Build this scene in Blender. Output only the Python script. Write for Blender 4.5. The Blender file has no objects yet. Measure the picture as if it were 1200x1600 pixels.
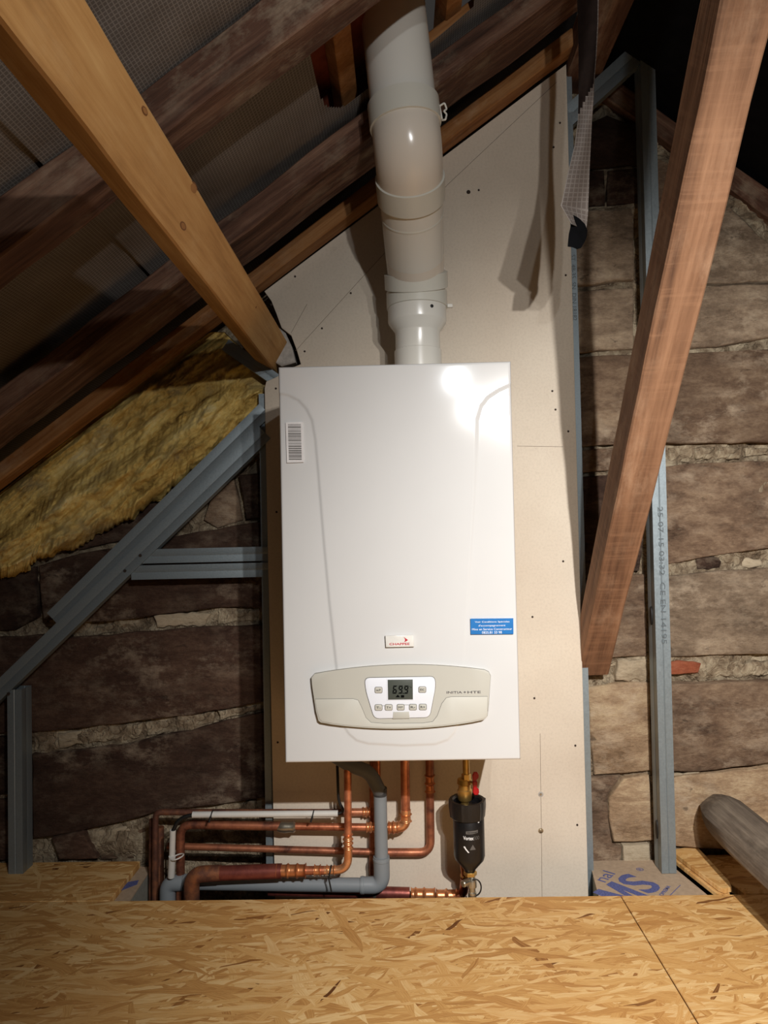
import bpy, bmesh, math, random
from mathutils import Vector, Matrix, noise
import numpy as np

C = bpy.context.scene.collection
SC = bpy.context.scene
R = math.radians
random.seed(7)

# ---------------------------------------------------------------- camera
CAM = Vector((0.0033, -1.7577, 0.7995)); F = 1150.0
YAW, PITCH, ROLL = R(1.1663), R(1.5259), R(-1.1781)
fw = Vector((-math.sin(YAW)*math.cos(PITCH), math.cos(YAW)*math.cos(PITCH), math.sin(PITCH)))
r0 = Vector((math.cos(YAW), math.sin(YAW), 0)); u0 = r0.cross(fw)
rt = math.cos(ROLL)*r0 + math.sin(ROLL)*u0
up = -math.sin(ROLL)*r0 + math.cos(ROLL)*u0
cd = bpy.data.cameras.new('camera'); cam = bpy.data.objects.new('camera', cd); C.objects.link(cam)
cd.sensor_fit = 'VERTICAL'; cd.sensor_height = 32; cd.lens = F/1600*32; cd.clip_start = 0.02
m = Matrix((rt, up, -fw)).transposed().to_4x4(); m.translation = CAM; cam.matrix_world = m
SC.camera = cam

# ---------------------------------------------------------------- world, lamps, exposure
w = bpy.data.worlds.new('world'); SC.world = w; w.use_nodes = True
w.node_tree.nodes['Background'].inputs[0].default_value = (1.0, 0.92, 0.86, 1)
w.node_tree.nodes['Background'].inputs[1].default_value = 0.030
def lamp(name, loc, target, power, size, col, spread=150, blend=0.6):
    l = bpy.data.lights.new(name, 'SPOT'); l.energy = power; l.color = col
    l.spot_size = R(spread); l.spot_blend = blend; l.shadow_soft_size = size
    o = bpy.data.objects.new(name, l); C.objects.link(o); o.location = loc
    d = Vector(target) - Vector(loc); o.rotation_euler = d.to_track_quat('-Z', 'Y').to_euler()
    return o
# a hand-held twin work lamp hangs beside and above the photographer
lamp('work_lamp', (0.32, -1.90, 1.29), (0.45, 0.0, 0.65), 22, 0.012, (1.0, 0.98, 0.955), 160, 0.85)
lamp('work_lamp', (0.46, -1.90, 1.29), (0.85, 0.0, 0.12), 172, 0.012, (1.0, 0.97, 0.935), 90, 1.0)
lamp('work_lamp', (0.245, -1.90, 1.41), (0.35, 0.0, 0.75), 9, 0.012, (0.93, 0.97, 1.0), 150, 0.9)
SC.view_settings.view_transform = 'Standard'; SC.view_settings.look = 'None'
SC.view_settings.gamma = 1; SC.view_settings.use_curve_mapping = False
SC.view_settings.exposure = 0.0

# ---------------------------------------------------------------- helpers
def ray(px, py): return fw*F + rt*(px-600) - up*(py-800)
def at(px, py, Y):
    d = ray(px, py); return CAM + d*((Y-CAM.y)/d.y)
def atz(px, py, z):
    d = ray(px, py); return CAM + d*((z-CAM.z)/d.z)
RA = R(36.0); RN = Vector((-math.sin(RA), 0, math.cos(RA))); RT = Vector((math.cos(RA), 0, math.sin(RA)))
def roof(s, X, Y):  # point of the left roof slope plane n.p = s above X
    return Vector((X, Y, (s + math.sin(RA)*X)/math.cos(RA)))

def link(o, parent=None):
    C.objects.link(o)
    if parent is not None:
        o.parent = parent; o.matrix_parent_inverse = Matrix.Translation(-parent.location) if parent.type == 'EMPTY' else parent.matrix_world.inverted()
    return o
def obj(name, verts, faces, m, parent=None, smooth=False, mats=None, fm=None):
    vs = [Vector(v) for v in verts]
    lo = Vector((min(v.x for v in vs), min(v.y for v in vs), min(v.z for v in vs)))
    hi = Vector((max(v.x for v in vs), max(v.y for v in vs), max(v.z for v in vs)))
    c = Vector(((lo.x+hi.x)/2, (lo.y+hi.y)/2, lo.z))
    me = bpy.data.meshes.new(name); me.from_pydata([v-c for v in vs], [], faces)
    me.materials.append(m)
    if smooth: me.polygons.foreach_set('use_smooth', [True]*len(me.polygons))
    me.update()
    o = bpy.data.objects.new(name, me); o.location = c; link(o, parent); bpy.context.view_layer.update() if parent is None else None
    return o
def frombm(name, bm, m, parent=None, mat=None, smooth=False, angle=None):
    me = bpy.data.meshes.new(name); bmesh.ops.recalc_face_normals(bm, faces=bm.faces[:]); bm.to_mesh(me); bm.free(); me.materials.append(m)
    if smooth or angle:
        me.polygons.foreach_set('use_smooth', [True]*len(me.polygons))
        if angle:
            try: me.set_sharp_from_angle(angle=R(angle))
            except Exception: pass
    o = bpy.data.objects.new(name, me)
    if mat is not None: o.matrix_world = mat
    link(o, parent)
    return o
def tag(o, label=None, cat=None, group=None, kind=None):
    if label: o['label'] = label
    if cat: o['category'] = cat
    if group: o['group'] = group
    if kind: o['kind'] = kind
    return o
def thing(name, label, cat, loc, group=None):
    o = bpy.data.objects.new(name, None); o.location = loc; o.empty_display_size = .05; C.objects.link(o)
    bpy.context.view_layer.update()
    return tag(o, label, cat, group)

def box(name, lo, hi, m, parent=None, bev=0.001, seg=1):
    bm = bmesh.new(); bmesh.ops.create_cube(bm, size=1)
    lo, hi = Vector(lo), Vector(hi); s = hi-lo; c = (hi+lo)/2
    for v in bm.verts: v.co = Vector((v.co.x*s.x, v.co.y*s.y, v.co.z*s.z))
    if bev: bmesh.ops.bevel(bm, geom=bm.edges[:], offset=bev, segments=seg, affect='EDGES', profile=0.5)
    return frombm(name, bm, m, parent, Matrix.Translation(c), angle=40)
def prism(name, poly, depth, m, parent=None, bev=0.0, seg=1, angle=40):
    """poly: world points of one face; depth: vector the shape extends along"""
    c = sum(poly, Vector())/len(poly)
    bm = bmesh.new(); vs = [bm.verts.new(p-c) for p in poly]; f = bm.faces.new(vs)
    r = bmesh.ops.extrude_face_region(bm, geom=[f]); dv = Vector(depth)
    for e in r['geom']:
        if isinstance(e, bmesh.types.BMVert): e.co += dv
    if bev:
        fr = [e for e in f.edges] if f.is_valid else []
        es = [e for e in bm.edges if all((v.co-(p_)).length < 1e9 for v in e.verts for p_ in [Vector()])]
        vv = set(vs)
        es = [e for e in bm.edges if e.verts[0] in vv and e.verts[1] in vv]
        bmesh.ops.bevel(bm, geom=es, offset=bev, segments=seg, affect='EDGES', profile=0.5)
    big = [fc for fc in bm.faces if len(fc.verts) > 4]
    bmesh.ops.triangulate(bm, faces=big)
    return frombm(name, bm, m, parent, Matrix.Translation(c), angle=angle)

def frames(pts):
    t = [(pts[min(i+1, len(pts)-1)]-pts[max(i-1, 0)]).normalized() for i in range(len(pts))]
    a = Vector((0, 0, 1)) if abs(t[0].z) < .9 else Vector((1, 0, 0))
    n = (a - t[0]*a.dot(t[0])).normalized(); out = []
    for i in range(len(pts)):
        n = (n - t[i]*n.dot(t[i])).normalized(); out.append((t[i], n, t[i].cross(n)))
    return out
def fillet(pts, rad, k=7):
    out = [pts[0]]
    for i in range(1, len(pts)-1):
        a, b, c = pts[i-1], pts[i], pts[i+1]; u = (a-b); v = (c-b)
        r = min(rad, u.length*.49, v.length*.49); p = b+u.normalized()*r; q = b+v.normalized()*r
        for j in range(k+1):
            s = j/k; out.append(p*(1-s)**2 + b*2*s*(1-s) + q*s*s)
    out.append(pts[-1]); return out
def tubemesh(pts, rad, seg=20, cap=True):
    """rad: number or list per point"""
    V, Fc = [], []
    fr = frames(pts); n = len(pts)
    for i, p in enumerate(pts):
        r = rad[i] if isinstance(rad, (list, tuple)) else rad
        t, a, b = fr[i]
        for k in range(seg):
            th = 2*math.pi*k/seg; V.append(p + a*(r*math.cos(th)) + b*(r*math.sin(th)))
    for i in range(n-1):
        for k in range(seg):
            k2 = (k+1) % seg; Fc.append((i*seg+k, i*seg+k2, (i+1)*seg+k2, (i+1)*seg+k))
    if cap:
        Fc.append(tuple(range(seg-1, -1, -1))); Fc.append(tuple((n-1)*seg+k for k in range(seg)))
    return V, Fc
def tube(name, pts, rad, m, parent=None, bend=0.0, seg=20, flat=False):
    if bend: pts = fillet(pts, bend)
    V, Fc = tubemesh(pts, rad, seg)
    o = obj(name, V, Fc, m, parent, smooth=not flat)
    if not flat:
        try: o.data.set_sharp_from_angle(angle=R(50))
        except Exception: pass
    return o
def lathe(name, profile, base, axis, m, parent=None, seg=32, squash=None):
    """profile: list of (radius, distance along axis)"""
    ax = Vector(axis).normalized(); base = Vector(base)
    pts = [base + ax*h for r, h in profile]
    a = Vector((0, 0, 1)) if abs(ax.z) < .9 else Vector((1, 0, 0)); n = (a-ax*a.dot(ax)).normalized(); b = ax.cross(n)
    V, Fc = [], []
    for (r, h), p in zip(profile, pts):
        for k in range(seg):
            th = 2*math.pi*k/seg; V.append(p+n*(r*math.cos(th))+b*(r*math.sin(th)))
    N = len(profile)
    for i in range(N-1):
        for k in range(seg):
            k2 = (k+1) % seg; Fc.append((i*seg+k, i*seg+k2, (i+1)*seg+k2, (i+1)*seg+k))
    Fc.append(tuple(range(seg-1, -1, -1))); Fc.append(tuple((N-1)*seg+k for k in range(seg)))
    o = obj(name, V, Fc, m, parent, smooth=True)
    try: o.data.set_sharp_from_angle(angle=R(35))
    except Exception: pass
    return o
def text(s, name, p, xd, yd, width, height, m, parent, depth=0.0002, bold=0.0, shear=0.0, spacing=1.0):
    """a line of raised lettering: p is its lower left corner, fitted to width x height"""
    cu = bpy.data.curves.new('t', 'FONT'); cu.body = s; cu.size = 1; cu.extrude = 0.002; cu.offset = bold; cu.shear = shear; cu.space_character = spacing
    cu.resolution_u = 3
    to = bpy.data.objects.new('t', cu); C.objects.link(to)
    bpy.context.view_layer.update(); dg = bpy.context.evaluated_depsgraph_get()
    me = bpy.data.meshes.new_from_object(to.evaluated_get(dg)); bpy.data.objects.remove(to); bpy.data.curves.remove(cu)
    xs = [v.co.x for v in me.vertices]; ys = [v.co.y for v in me.vertices]
    x0, x1, y0, y1 = min(xs), max(xs), min(ys), max(ys)
    xd = Vector(xd).normalized(); yd = Vector(yd).normalized(); zd = xd.cross(yd)
    sx, sy = width/(x1-x0), height/(y1-y0)
    o3 = Vector(p)
    for v in me.vertices:
        v.co = xd*((v.co.x-x0)*sx) + yd*((v.co.y-y0)*sy) + zd*(v.co.z/0.002*depth)
    me.materials.clear(); me.materials.append(m); me.name = name
    o = bpy.data.objects.new(name, me); o.location = o3; link(o, parent); return o

# ---------------------------------------------------------------- materials
class NT:
    def __init__(s, name, rough=.6, metal=0.0, spec=.5):
        s.m = bpy.data.materials.new(name); s.m.use_nodes = True; s.t = s.m.node_tree; s.N = s.t.nodes; s.L = s.t.links
        s.b = s.N['Principled BSDF']; s.b.inputs['Roughness'].default_value = rough; s.b.inputs['Metallic'].default_value = metal
        s.b.inputs['Specular IOR Level'].default_value = spec
    def new(s, typ, **kw):
        n = s.N.new(typ)
        for k, v in kw.items():
            if k.startswith('i_'):
                n.inputs[k[2:].replace('_', ' ')].default_value = v
            else: setattr(n, k, v)
        return n
    def l(s, a, b): s.L.new(a, b)
    def coords(s, scale=(1, 1, 1), rot=(0, 0, 0), out='Object', loc=(0, 0, 0), rnd=False):
        tc = s.new('ShaderNodeTexCoord'); mp = s.new('ShaderNodeMapping')
        mp.inputs['Scale'].default_value = scale; mp.inputs['Rotation'].default_value = rot; mp.inputs['Location'].default_value = loc
        src = tc.outputs[out]
        if rnd:
            oi = s.new('ShaderNodeObjectInfo'); ml = s.new('ShaderNodeVectorMath', operation='MULTIPLY_ADD')
            s.l(oi.outputs['Random'], ml.inputs[0]); ml.inputs[1].default_value = (31.7, 17.3, 53.1); s.l(src, ml.inputs[2]); src = ml.outputs[0]
        s.l(src, mp.inputs[0]); return mp.outputs[0]
    def noise(s, vec, scale=5, detail=5, rough=.55, dist=0.0):
        n = s.new('ShaderNodeTexNoise'); n.inputs['Scale'].default_value = scale; n.inputs['Detail'].default_value = detail
        n.inputs['Roughness'].default_value = rough; n.inputs['Distortion'].default_value = dist; s.l(vec, n.inputs['Vector']); return n.outputs['Fac']
    def ramp(s, fac, stops):
        r = s.new('ShaderNodeValToRGB'); el = r.color_ramp.elements
        while len(el) < len(stops): el.new(.5)
        for e, (p, c) in zip(el, stops): e.position = p; e.color = (c[0], c[1], c[2], 1) if len(c) == 3 else c
        s.l(fac, r.inputs[0]); return r.outputs[0]
    def val(s, fac, a, b, lo=0.0, hi=1.0):
        r = s.new('ShaderNodeMapRange'); r.inputs['From Min'].default_value = a; r.inputs['From Max'].default_value = b
        r.inputs['To Min'].default_value = lo; r.inputs['To Max'].default_value = hi; s.l(fac, r.inputs['Value']); return r.outputs[0]
    def mix(s, fac, a, b, mode='MIX'):
        x = s.new('ShaderNodeMix', data_type='RGBA', blend_type=mode)
        for i, v in ((0, fac), (6, a), (7, b)):
            if isinstance(v, (int, float)): x.inputs[i].default_value = v
            elif isinstance(v, tuple): x.inputs[i].default_value = (v[0], v[1], v[2], 1)
            else: s.l(v, x.inputs[i])
        return x.outputs[2]
    def math(s, op, a, b=0.0):
        x = s.new('ShaderNodeMath', operation=op)
        for i, v in ((0, a), (1, b)):
            if isinstance(v, (int, float)): x.inputs[i].default_value = v
            else: s.l(v, x.inputs[i])
        return x.outputs[0]
    def color(s, c):
        if isinstance(c, tuple): s.b.inputs['Base Color'].default_value = (c[0], c[1], c[2], 1)
        else: s.l(c, s.b.inputs['Base Color'])
    def bump(s, h, strength=.5, dist=.01):
        b = s.new('ShaderNodeBump'); b.inputs['Strength'].default_value = strength; b.inputs['Distance'].default_value = dist
        s.l(h, b.inputs['Height']); s.l(b.outputs[0], s.b.inputs['Normal'])
def srgb(r, g, b):
    f = lambda c: (c/255/12.92) if c/255 <= .04045 else ((c/255+.055)/1.055)**2.4
    return (f(r), f(g), f(b))

def plain(name, c, rough=.5, metal=0.0, spec=.5, bumpy=0.0, bscale=60, vary=.08):
    n = NT(name, rough, metal, spec); v = n.coords()
    f = n.noise(v, bscale, 4)
    n.color(n.mix(n.val(f, .3, .7), tuple(x*(1-vary) for x in c), tuple(min(1, x*(1+vary)) for x in c)))
    if bumpy: n.bump(f, bumpy, .002)
    return n.m

def wood(name, dark, mid, light, grain=1.0, pale=0.0, palecol=(.5, .45, .4), bump=.5, knots=False, rough=.75, cross=0.0):
    """long grain runs along local X"""
    n = NT(name, rough, 0, .25)
    v = n.coords((1.6*grain, 24*grain, 24*grain), rnd=True)
    g = n.noise(v, 1.6, 7, .6, .35)
    v2 = n.coords((5, 120, 120), rnd=True); fine = n.noise(v2, 1.5, 4, .6)
    v3 = n.coords((3, 9, 9), rnd=True); bl = n.noise(v3, 1.3, 5, .62)
    s = n.math('ADD', n.math('MULTIPLY', g, .5), n.math('ADD', n.math('MULTIPLY', fine, .22), n.math('MULTIPLY', bl, .28)))
    c = n.ramp(s, [(.34, dark), (.5, mid), (.66, light)])
    if pale:
        v4 = n.coords((9, 16, 16), rnd=True); p = n.noise(v4, 1.5, 8, .7)
        v5 = n.coords((2.5, 5, 5), rnd=True); q = n.noise(v5, 1.5, 3, .5)
        c = n.mix(n.math('MULTIPLY', n.math('MULTIPLY', n.val(p, .48, .75), n.val(q, .4, .62)), pale), c, palecol)
    if cross:   # saw marks running across the grain
        v6 = n.coords((85, 6, 6), rnd=True); x = n.noise(v6, 1.2, 4, .6, .4)
        c = n.mix(n.math('MULTIPLY', n.val(x, .5, .72), cross), c, light)
    if knots:
        vo = n.new('ShaderNodeTexVoronoi', voronoi_dimensions='3D'); vo.inputs['Scale'].default_value = 1.0
        n.l(n.coords((4.0, 9, 9), loc=(.3, .1, .2)), vo.inputs['Vector'])
        rings = n.math('SINE', n.math('MULTIPLY', vo.outputs['Distance'], 70.0))
        kf = n.val(vo.outputs['Distance'], .07, .13, 1, 0)
        c = n.mix(n.math('MULTIPLY', kf, n.val(rings, -1, 1, .45, .85)), c, tuple(x*.45 for x in mid))
    n.color(c); n.bump(s, bump, .006)
    return n.m

M = {}
M['old_wood'] = wood('old_rafter_wood', srgb(40, 25, 18), srgb(88, 60, 46), srgb(136, 104, 84), 1.0, .8, srgb(158, 140, 118), 1.0)
M['batten_wood'] = wood('orange_softwood', srgb(120, 76, 38), srgb(160, 108, 62), srgb(188, 140, 92), 1.0, .12, srgb(190, 170, 140), .35)
M['wall_rafter_wood'] = wood('wall_rafter_wood', srgb(96, 58, 28), srgb(142, 94, 52), srgb(172, 126, 80), 1.0, .35, srgb(200, 178, 150), .4)
M['new_wood'] = wood('new_pine', srgb(150, 106, 58), srgb(192, 146, 90), srgb(214, 172, 114), .8, .35, srgb(226, 196, 150), .25, knots=True)
M['brace_wood'] = wood('reddish_sawn_wood', srgb(80, 55, 41), srgb(130, 94, 69), srgb(164, 123, 93), .8, .6, srgb(196, 162, 132), .9, cross=.4)
M['grey_wood'] = wood('weathered_grey_wood', srgb(66, 58, 50), srgb(112, 100, 88), srgb(158, 144, 126), .9, .3, srgb(190, 175, 155), .8)

def stone_mat(name, cols, pale, streak=(2.2, 1, 9)):
    n = NT(name, .85, 0, .2)
    v = n.coords((streak[0]*3, 8, streak[2]*2.2), rnd=True); a = n.noise(v, 1.2, 7, .62, .5)
    v2 = n.coords((30, 30, 60), rnd=True); b = n.noise(v2, 2.2, 9, .78)
    v3 = n.coords((5, 5, 7), rnd=True); c_ = n.noise(v3, 1.2, 4, .6)
    s = n.math('ADD', n.math('MULTIPLY', a, .36), n.math('ADD', n.math('MULTIPLY', b, .36), n.math('MULTIPLY', c_, .28)))
    c = n.ramp(s, [(.36, cols[0]), (.5, cols[1]), (.64, cols[2])])
    oi = n.new('ShaderNodeObjectInfo')
    hv = n.new('ShaderNodeHueSaturation'); n.l(n.val(oi.outputs['Random'], 0, 1, .82, 1.18), hv.inputs['Value']); n.l(c, hv.inputs['Color'])
    v4 = n.coords((11, 11, 18), rnd=True); p = n.noise(v4, 1.5, 8, .72)
    v5 = n.coords((4, 4, 6), rnd=True); q = n.noise(v5, 1.3, 3, .5)
    c = n.mix(n.math('MULTIPLY', n.math('MULTIPLY', n.val(p, .47, .74), n.val(q, .4, .62)), pale), hv.outputs[0], srgb(206, 186, 160))
    v7 = n.coords((13, 13, 26), rnd=True); st = n.noise(v7, 1.6, 5, .6, .6)
    c = n.mix(n.val(st, .64, .70, 0, .55), c, srgb(44, 34, 28))
    n.color(c); n.bump(s, 1.0, .014)
    return n.m
M['stone'] = stone_mat('brown_stone', [srgb(66, 50, 40), srgb(122, 99, 80), srgb(166, 142, 116)], .8)
M['stone_grey'] = stone_mat('grey_brown_stone', [srgb(78, 64, 52), srgb(138, 118, 98), srgb(184, 162, 136)], .95)
M['stone_tan'] = stone_mat('tan_stone', [srgb(112, 88, 66), srgb(170, 142, 112), srgb(216, 192, 156)], .9)
M['stone_pale'] = stone_mat('pale_rubble', [srgb(150, 132, 108), srgb(196, 178, 150), srgb(222, 206, 178)], .6)
M['stone_dimmed'] = stone_mat('stone_in_dim_light', [srgb(46, 31, 25), srgb(80, 59, 48), srgb(112, 88, 72)], .6)  # darker copy of the brown stone, dim light painted into its colour
M['stone_dark_shaded'] = stone_mat('dark_and_shaded_stone', [srgb(30, 20, 16), srgb(58, 42, 34), srgb(86, 66, 54)], .3)  # dark stones, and stones whose shade is painted into the colour
M['stone_red'] = stone_mat('red_stone', [srgb(120, 60, 40), srgb(170, 96, 68), srgb(196, 128, 96)], .35)
def mortar():
    n = NT('crumbled_mortar', .95, 0, .1)
    v = n.coords(); a = n.noise(v, 22, 9, .72, .6)
    vo = n.new('ShaderNodeTexVoronoi', feature='DISTANCE_TO_EDGE'); vo.inputs['Scale'].default_value = 19
    wv = n.new('ShaderNodeVectorMath', operation='MULTIPLY_ADD'); nn = n.new('ShaderNodeTexNoise'); nn.inputs['Scale'].default_value = 14; nn.inputs['Detail'].default_value = 5
    n.l(v, nn.inputs['Vector']); n.l(nn.outputs['Color'], wv.inputs[0]); wv.inputs[1].default_value = (.2, .2, .2); n.l(v, wv.inputs[2]); n.l(wv.outputs[0], vo.inputs['Vector'])
    cr = n.val(vo.outputs['Distance'], 0, .12)
    c = n.ramp(a, [(.3, srgb(70, 58, 46)), (.45, srgb(140, 122, 100)), (.58, srgb(184, 168, 142)), (.75, srgb(214, 198, 168))])
    c = n.mix(n.val(cr, 0, .22, .5, 0), c, srgb(66, 54, 42))
    n.color(c); n.bump(n.math('ADD', n.math('MULTIPLY', a, .9), n.math('MULTIPLY', cr, .16)), 1.0, .018)
    return n.m
M['mortar'] = mortar()

def membrane(name, base, line, cell=.0062):
    n = NT(name, .7, 0, .3)
    tc = n.new('ShaderNodeUVMap'); sp = n.new('ShaderNodeSeparateXYZ'); n.l(tc.outputs[0], sp.inputs[0])
    fx = n.math('FRACT', n.math('DIVIDE', sp.outputs[0], cell)); fy = n.math('FRACT', n.math('DIVIDE', sp.outputs[1], cell))
    lx = n.math('LESS_THAN', fx, .22); ly = n.math('LESS_THAN', fy, .22)
    g = n.math('MAXIMUM', lx, ly)
    v = n.coords(); d = n.noise(v, 7, 6, .6)
    c = n.mix(n.math('MULTIPLY', g, .75), base, line)
    c = n.mix(n.val(d, .35, .7, .35, 0), c, srgb(50, 40, 32))
    n.color(c); n.bump(n.math('ADD', n.math('MULTIPLY', g, .1), n.noise(v, 10, 4)), .5, .01)
    return n.m
M['membrane'] = membrane('woven_roof_membrane', srgb(104, 96, 90), srgb(150, 142, 134))
M['membrane_flap'] = membrane('woven_flap', srgb(140, 128, 120), srgb(176, 166, 158), .010)
M['flap_back'] = plain('dark_membrane_underside', srgb(40, 30, 26), .85, 0, .15, .3, 60, .25)
M['black_felt_and_shade'] = plain('black_felt_and_shade', srgb(14, 14, 16), .9, 0, .1, .4, 40, .3)  # black felt of the flap tail; also painted shade of the right slope

def osb():
    n = NT('osb_strands', .62, 0, .3)
    tc = n.new('ShaderNodeTexCoord'); nz = n.new('ShaderNodeTexNoise'); nz.inputs['Scale'].default_value = 9; nz.inputs['Detail'].default_value = 2
    gm = n.new('ShaderNodeNewGeometry'); n.l(gm.outputs['Position'], nz.inputs['Vector'])
    wv = n.new('ShaderNodeVectorMath', operation='MULTIPLY_ADD'); n.l(nz.outputs['Color'], wv.inputs[0]); wv.inputs[1].default_value = (.035, .035, 0); n.l(gm.outputs['Position'], wv.inputs[2])
    best = None; bp = None; gr = None
    angs = [4, -8, 17, 58, -27, 9, -66, -2, 33, -14]
    for i, a in enumerate(angs):
        mp = n.new('ShaderNodeMapping', vector_type='TEXTURE'); mp.inputs['Rotation'].default_value = (0, 0, R(a)); mp.inputs['Location'].default_value = (i*.37, i*.21, 0)
        L_ = (.13, .095, .070, .05, .11)[i % 5]; W_ = (.012, .016, .007, .009, .018)[i % 5]
        mp.inputs['Scale'].default_value = (L_, W_, 1); n.l(wv.outputs[0], mp.inputs[0])
        vo = n.new('ShaderNodeTexVoronoi', voronoi_dimensions='2D'); vo.inputs['Scale'].default_value = 1; vo.inputs['Randomness'].default_value = .9
        n.l(mp.outputs[0], vo.inputs['Vector'])
        sc = n.new('ShaderNodeSeparateColor'); n.l(vo.outputs['Color'], sc.inputs[0])
        mp2 = n.new('ShaderNodeMapping', vector_type='TEXTURE'); mp2.inputs['Rotation'].default_value = (0, 0, R(a)); mp2.inputs['Scale'].default_value = (.05, .0018, 1)
        n.l(wv.outputs[0], mp2.inputs[0])
        g = n.noise(mp2.outputs[0], 1, 4, .65)
        rare = n.math('MULTIPLY', n.math('GREATER_THAN', sc.outputs[2], .95 if i in (2, 3, 6) else .992), .36)
        tone = n.math('ADD', n.math('MULTIPLY', sc.outputs[1], .36), n.math('MULTIPLY', g, .64))
        tone = n.math('SUBTRACT', tone, rare)
        pr = sc.outputs[0]
        if i in (3, 6, 8): pr = n.math('MULTIPLY', pr, .97)
        if best is None: best, bp = tone, pr
        else:
            sel = n.math('GREATER_THAN', pr, bp)
            x = n.new('ShaderNodeMix', data_type='FLOAT'); n.l(sel, x.inputs[0]); n.l(best, x.inputs[2]); n.l(tone, x.inputs[3]); best = x.outputs[0]
            bp = n.math('MAXIMUM', pr, bp)
    big = n.noise(gm.outputs['Position'], 5, 4, .6)
    c = n.ramp(best, [(.02, srgb(104, 62, 30)), (.2, srgb(160, 108, 56)), (.36, srgb(198, 146, 84)), (.52, srgb(220, 172, 106)), (.72, srgb(240, 204, 146))])
    c = n.mix(n.val(big, .5, .7, 0, .3), c, srgb(196, 136, 74))
    n.color(c); n.bump(best, .35, .003)
    return n.m
M['osb'] = osb()
M['osb_edge'] = plain('osb_edge', srgb(176, 134, 86), .8, 0, .2, .5, 150, .3)

def board():
    n = NT('plasterboard_paper', .85, 0, .2); v = n.coords()
    a = n.noise(v, 180, 4, .7); b = n.noise(v, 3, 4); d = n.noise(v, 34, 6, .7)
    c = n.ramp(b, [(.3, srgb(204, 190, 172)), (.7, srgb(220, 208, 190))])
    c = n.mix(n.val(a, .45, .75, 0, .25), c, srgb(160, 146, 130))
    c = n.mix(n.val(d, .62, .74, 0, .22), c, srgb(140, 120, 104))
    n.color(c); n.bump(a, .1, .001)
    return n.m
M['board'] = board()
M['board_core'] = plain('plaster_core', srgb(190, 184, 172), .9, 0, .2, .6, 120, .15)
M['plaster'] = plain('plaster_filler', srgb(176, 170, 162), .9, 0, .2, .8, 60, .25)
def galv(name, c):
    n = NT(name, .42, .6, .5); v = n.coords((3, 3, 3)); a = n.noise(v, 90, 3, .5); b = n.noise(n.coords((1, 1, 1)), 4, 3)
    n.color(n.mix(n.val(n.math('ADD', a, n.math('MULTIPLY', b, .6)), .5, 1.1), tuple(x*.88 for x in c), tuple(x*1.06 for x in c)))
    n.l(n.val(a, .3, .7, .40, .50), n.b.inputs['Roughness']); return n.m
M['steel'] = galv('galvanised_steel', srgb(148, 159, 164))
M['steel_left'] = M['steel']
M['white_metal'] = plain('white_enamel', srgb(212, 211, 209), .09, 0, .5, 0, 10, .01)
M['boiler_side'] = plain('white_side', srgb(228, 226, 221), .3, 0, .5, 0, 10, .01)
M['beige_plastic'] = plain('beige_plastic', srgb(190, 187, 176), .42, 0, .4, 0, 10, .02)
M['beige_light'] = plain('beige_flap', srgb(198, 195, 184), .42, 0, .4, 0, 10, .02)
M['seam'] = plain('dark_seam', srgb(110, 106, 98), .6)
M['console'] = plain('console_white', srgb(232, 234, 240), .3, 0, .5, 0, 10, .01)
M['lcd'] = plain('lcd_glass', srgb(76, 80, 73), .35, 0, .3, 0, 10, .02)
M['ink_black'] = plain('black_print', srgb(9, 10, 9), .9, 0, .05)
M['ink_grey'] = plain('grey_print', srgb(96, 92, 88), .6)
M['ink_silver'] = plain('silver_print', srgb(74, 68, 70), .5)
M['ink_red'] = plain('red_print', srgb(186, 28, 46), .5)
M['ink_white'] = plain('white_print', srgb(240, 240, 240), .5)
M['ink_stud'] = plain('stud_print', srgb(92, 100, 104), .6)
M['ink_blue'] = plain('blue_print', srgb(92, 98, 146), .8, 0, .2, .3, 300, .4)
M['blue_label'] = plain('blue_label', srgb(8, 108, 178), .4)
M['paper'] = plain('paper_label', srgb(226, 222, 220), .5)
M['button'] = plain('button_grey', srgb(190, 187, 176), .5)
M['badge'] = plain('badge_plate', srgb(226, 223, 216), .15)
M['flue'] = plain('flue_enamel', srgb(216, 212, 202), .25, 0, .5, 0, 6, .015)
M['flue_collar'] = plain('flue_collar', srgb(205, 202, 190), .28, 0, .5, 0, 6, .015)
M['flue_bend'] = plain('flue_bend', srgb(216, 206, 192), .2, 0, .5, 0, 6, .015)
M['rubber'] = plain('black_rubber', srgb(18, 18, 18), .55)
M['black_plastic'] = plain('black_plastic', srgb(20, 20, 22), .36, 0, .5, .1, 200, .2)
M['pvc'] = plain('grey_pvc', srgb(128, 134, 138), .42, 0, .4, 0, 20, .04)
M['pvc_dark'] = plain('dark_grey_hose', srgb(84, 86, 88), .5, 0, .4)
M['pvc_collar'] = plain('anthracite_collar', srgb(50, 52, 54), .5)
M['white_pvc'] = plain('white_conduit', srgb(206, 204, 198), .45, 0, .4, 0, 30, .05)
M['cable'] = plain('black_cable', srgb(20, 20, 20), .5)
M['red_plastic'] = plain('red_handle', srgb(170, 10, 22), .35)
M['brass'] = plain('brass', srgb(196, 160, 92), .32, .9, .5, .1, 80, .12)
M['nickel'] = plain('nickel', srgb(186, 180, 164), .28, .9, .5, .1, 80, .1)
M['tile'] = plain('red_clay_tile', srgb(128, 62, 44), .85, 0, .2, .6, 40, .25)
M['foam'] = plain('grey_foam_edge', srgb(150, 148, 138), .9, 0, .1, .4, 120, .12)
M['kraft'] = plain('kraft_facing', srgb(178, 156, 132), .85, 0, .15, .2, 90, .1)
M['void'] = plain('dark_light_stop', srgb(26, 20, 16), .95, 0, .1)
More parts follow.
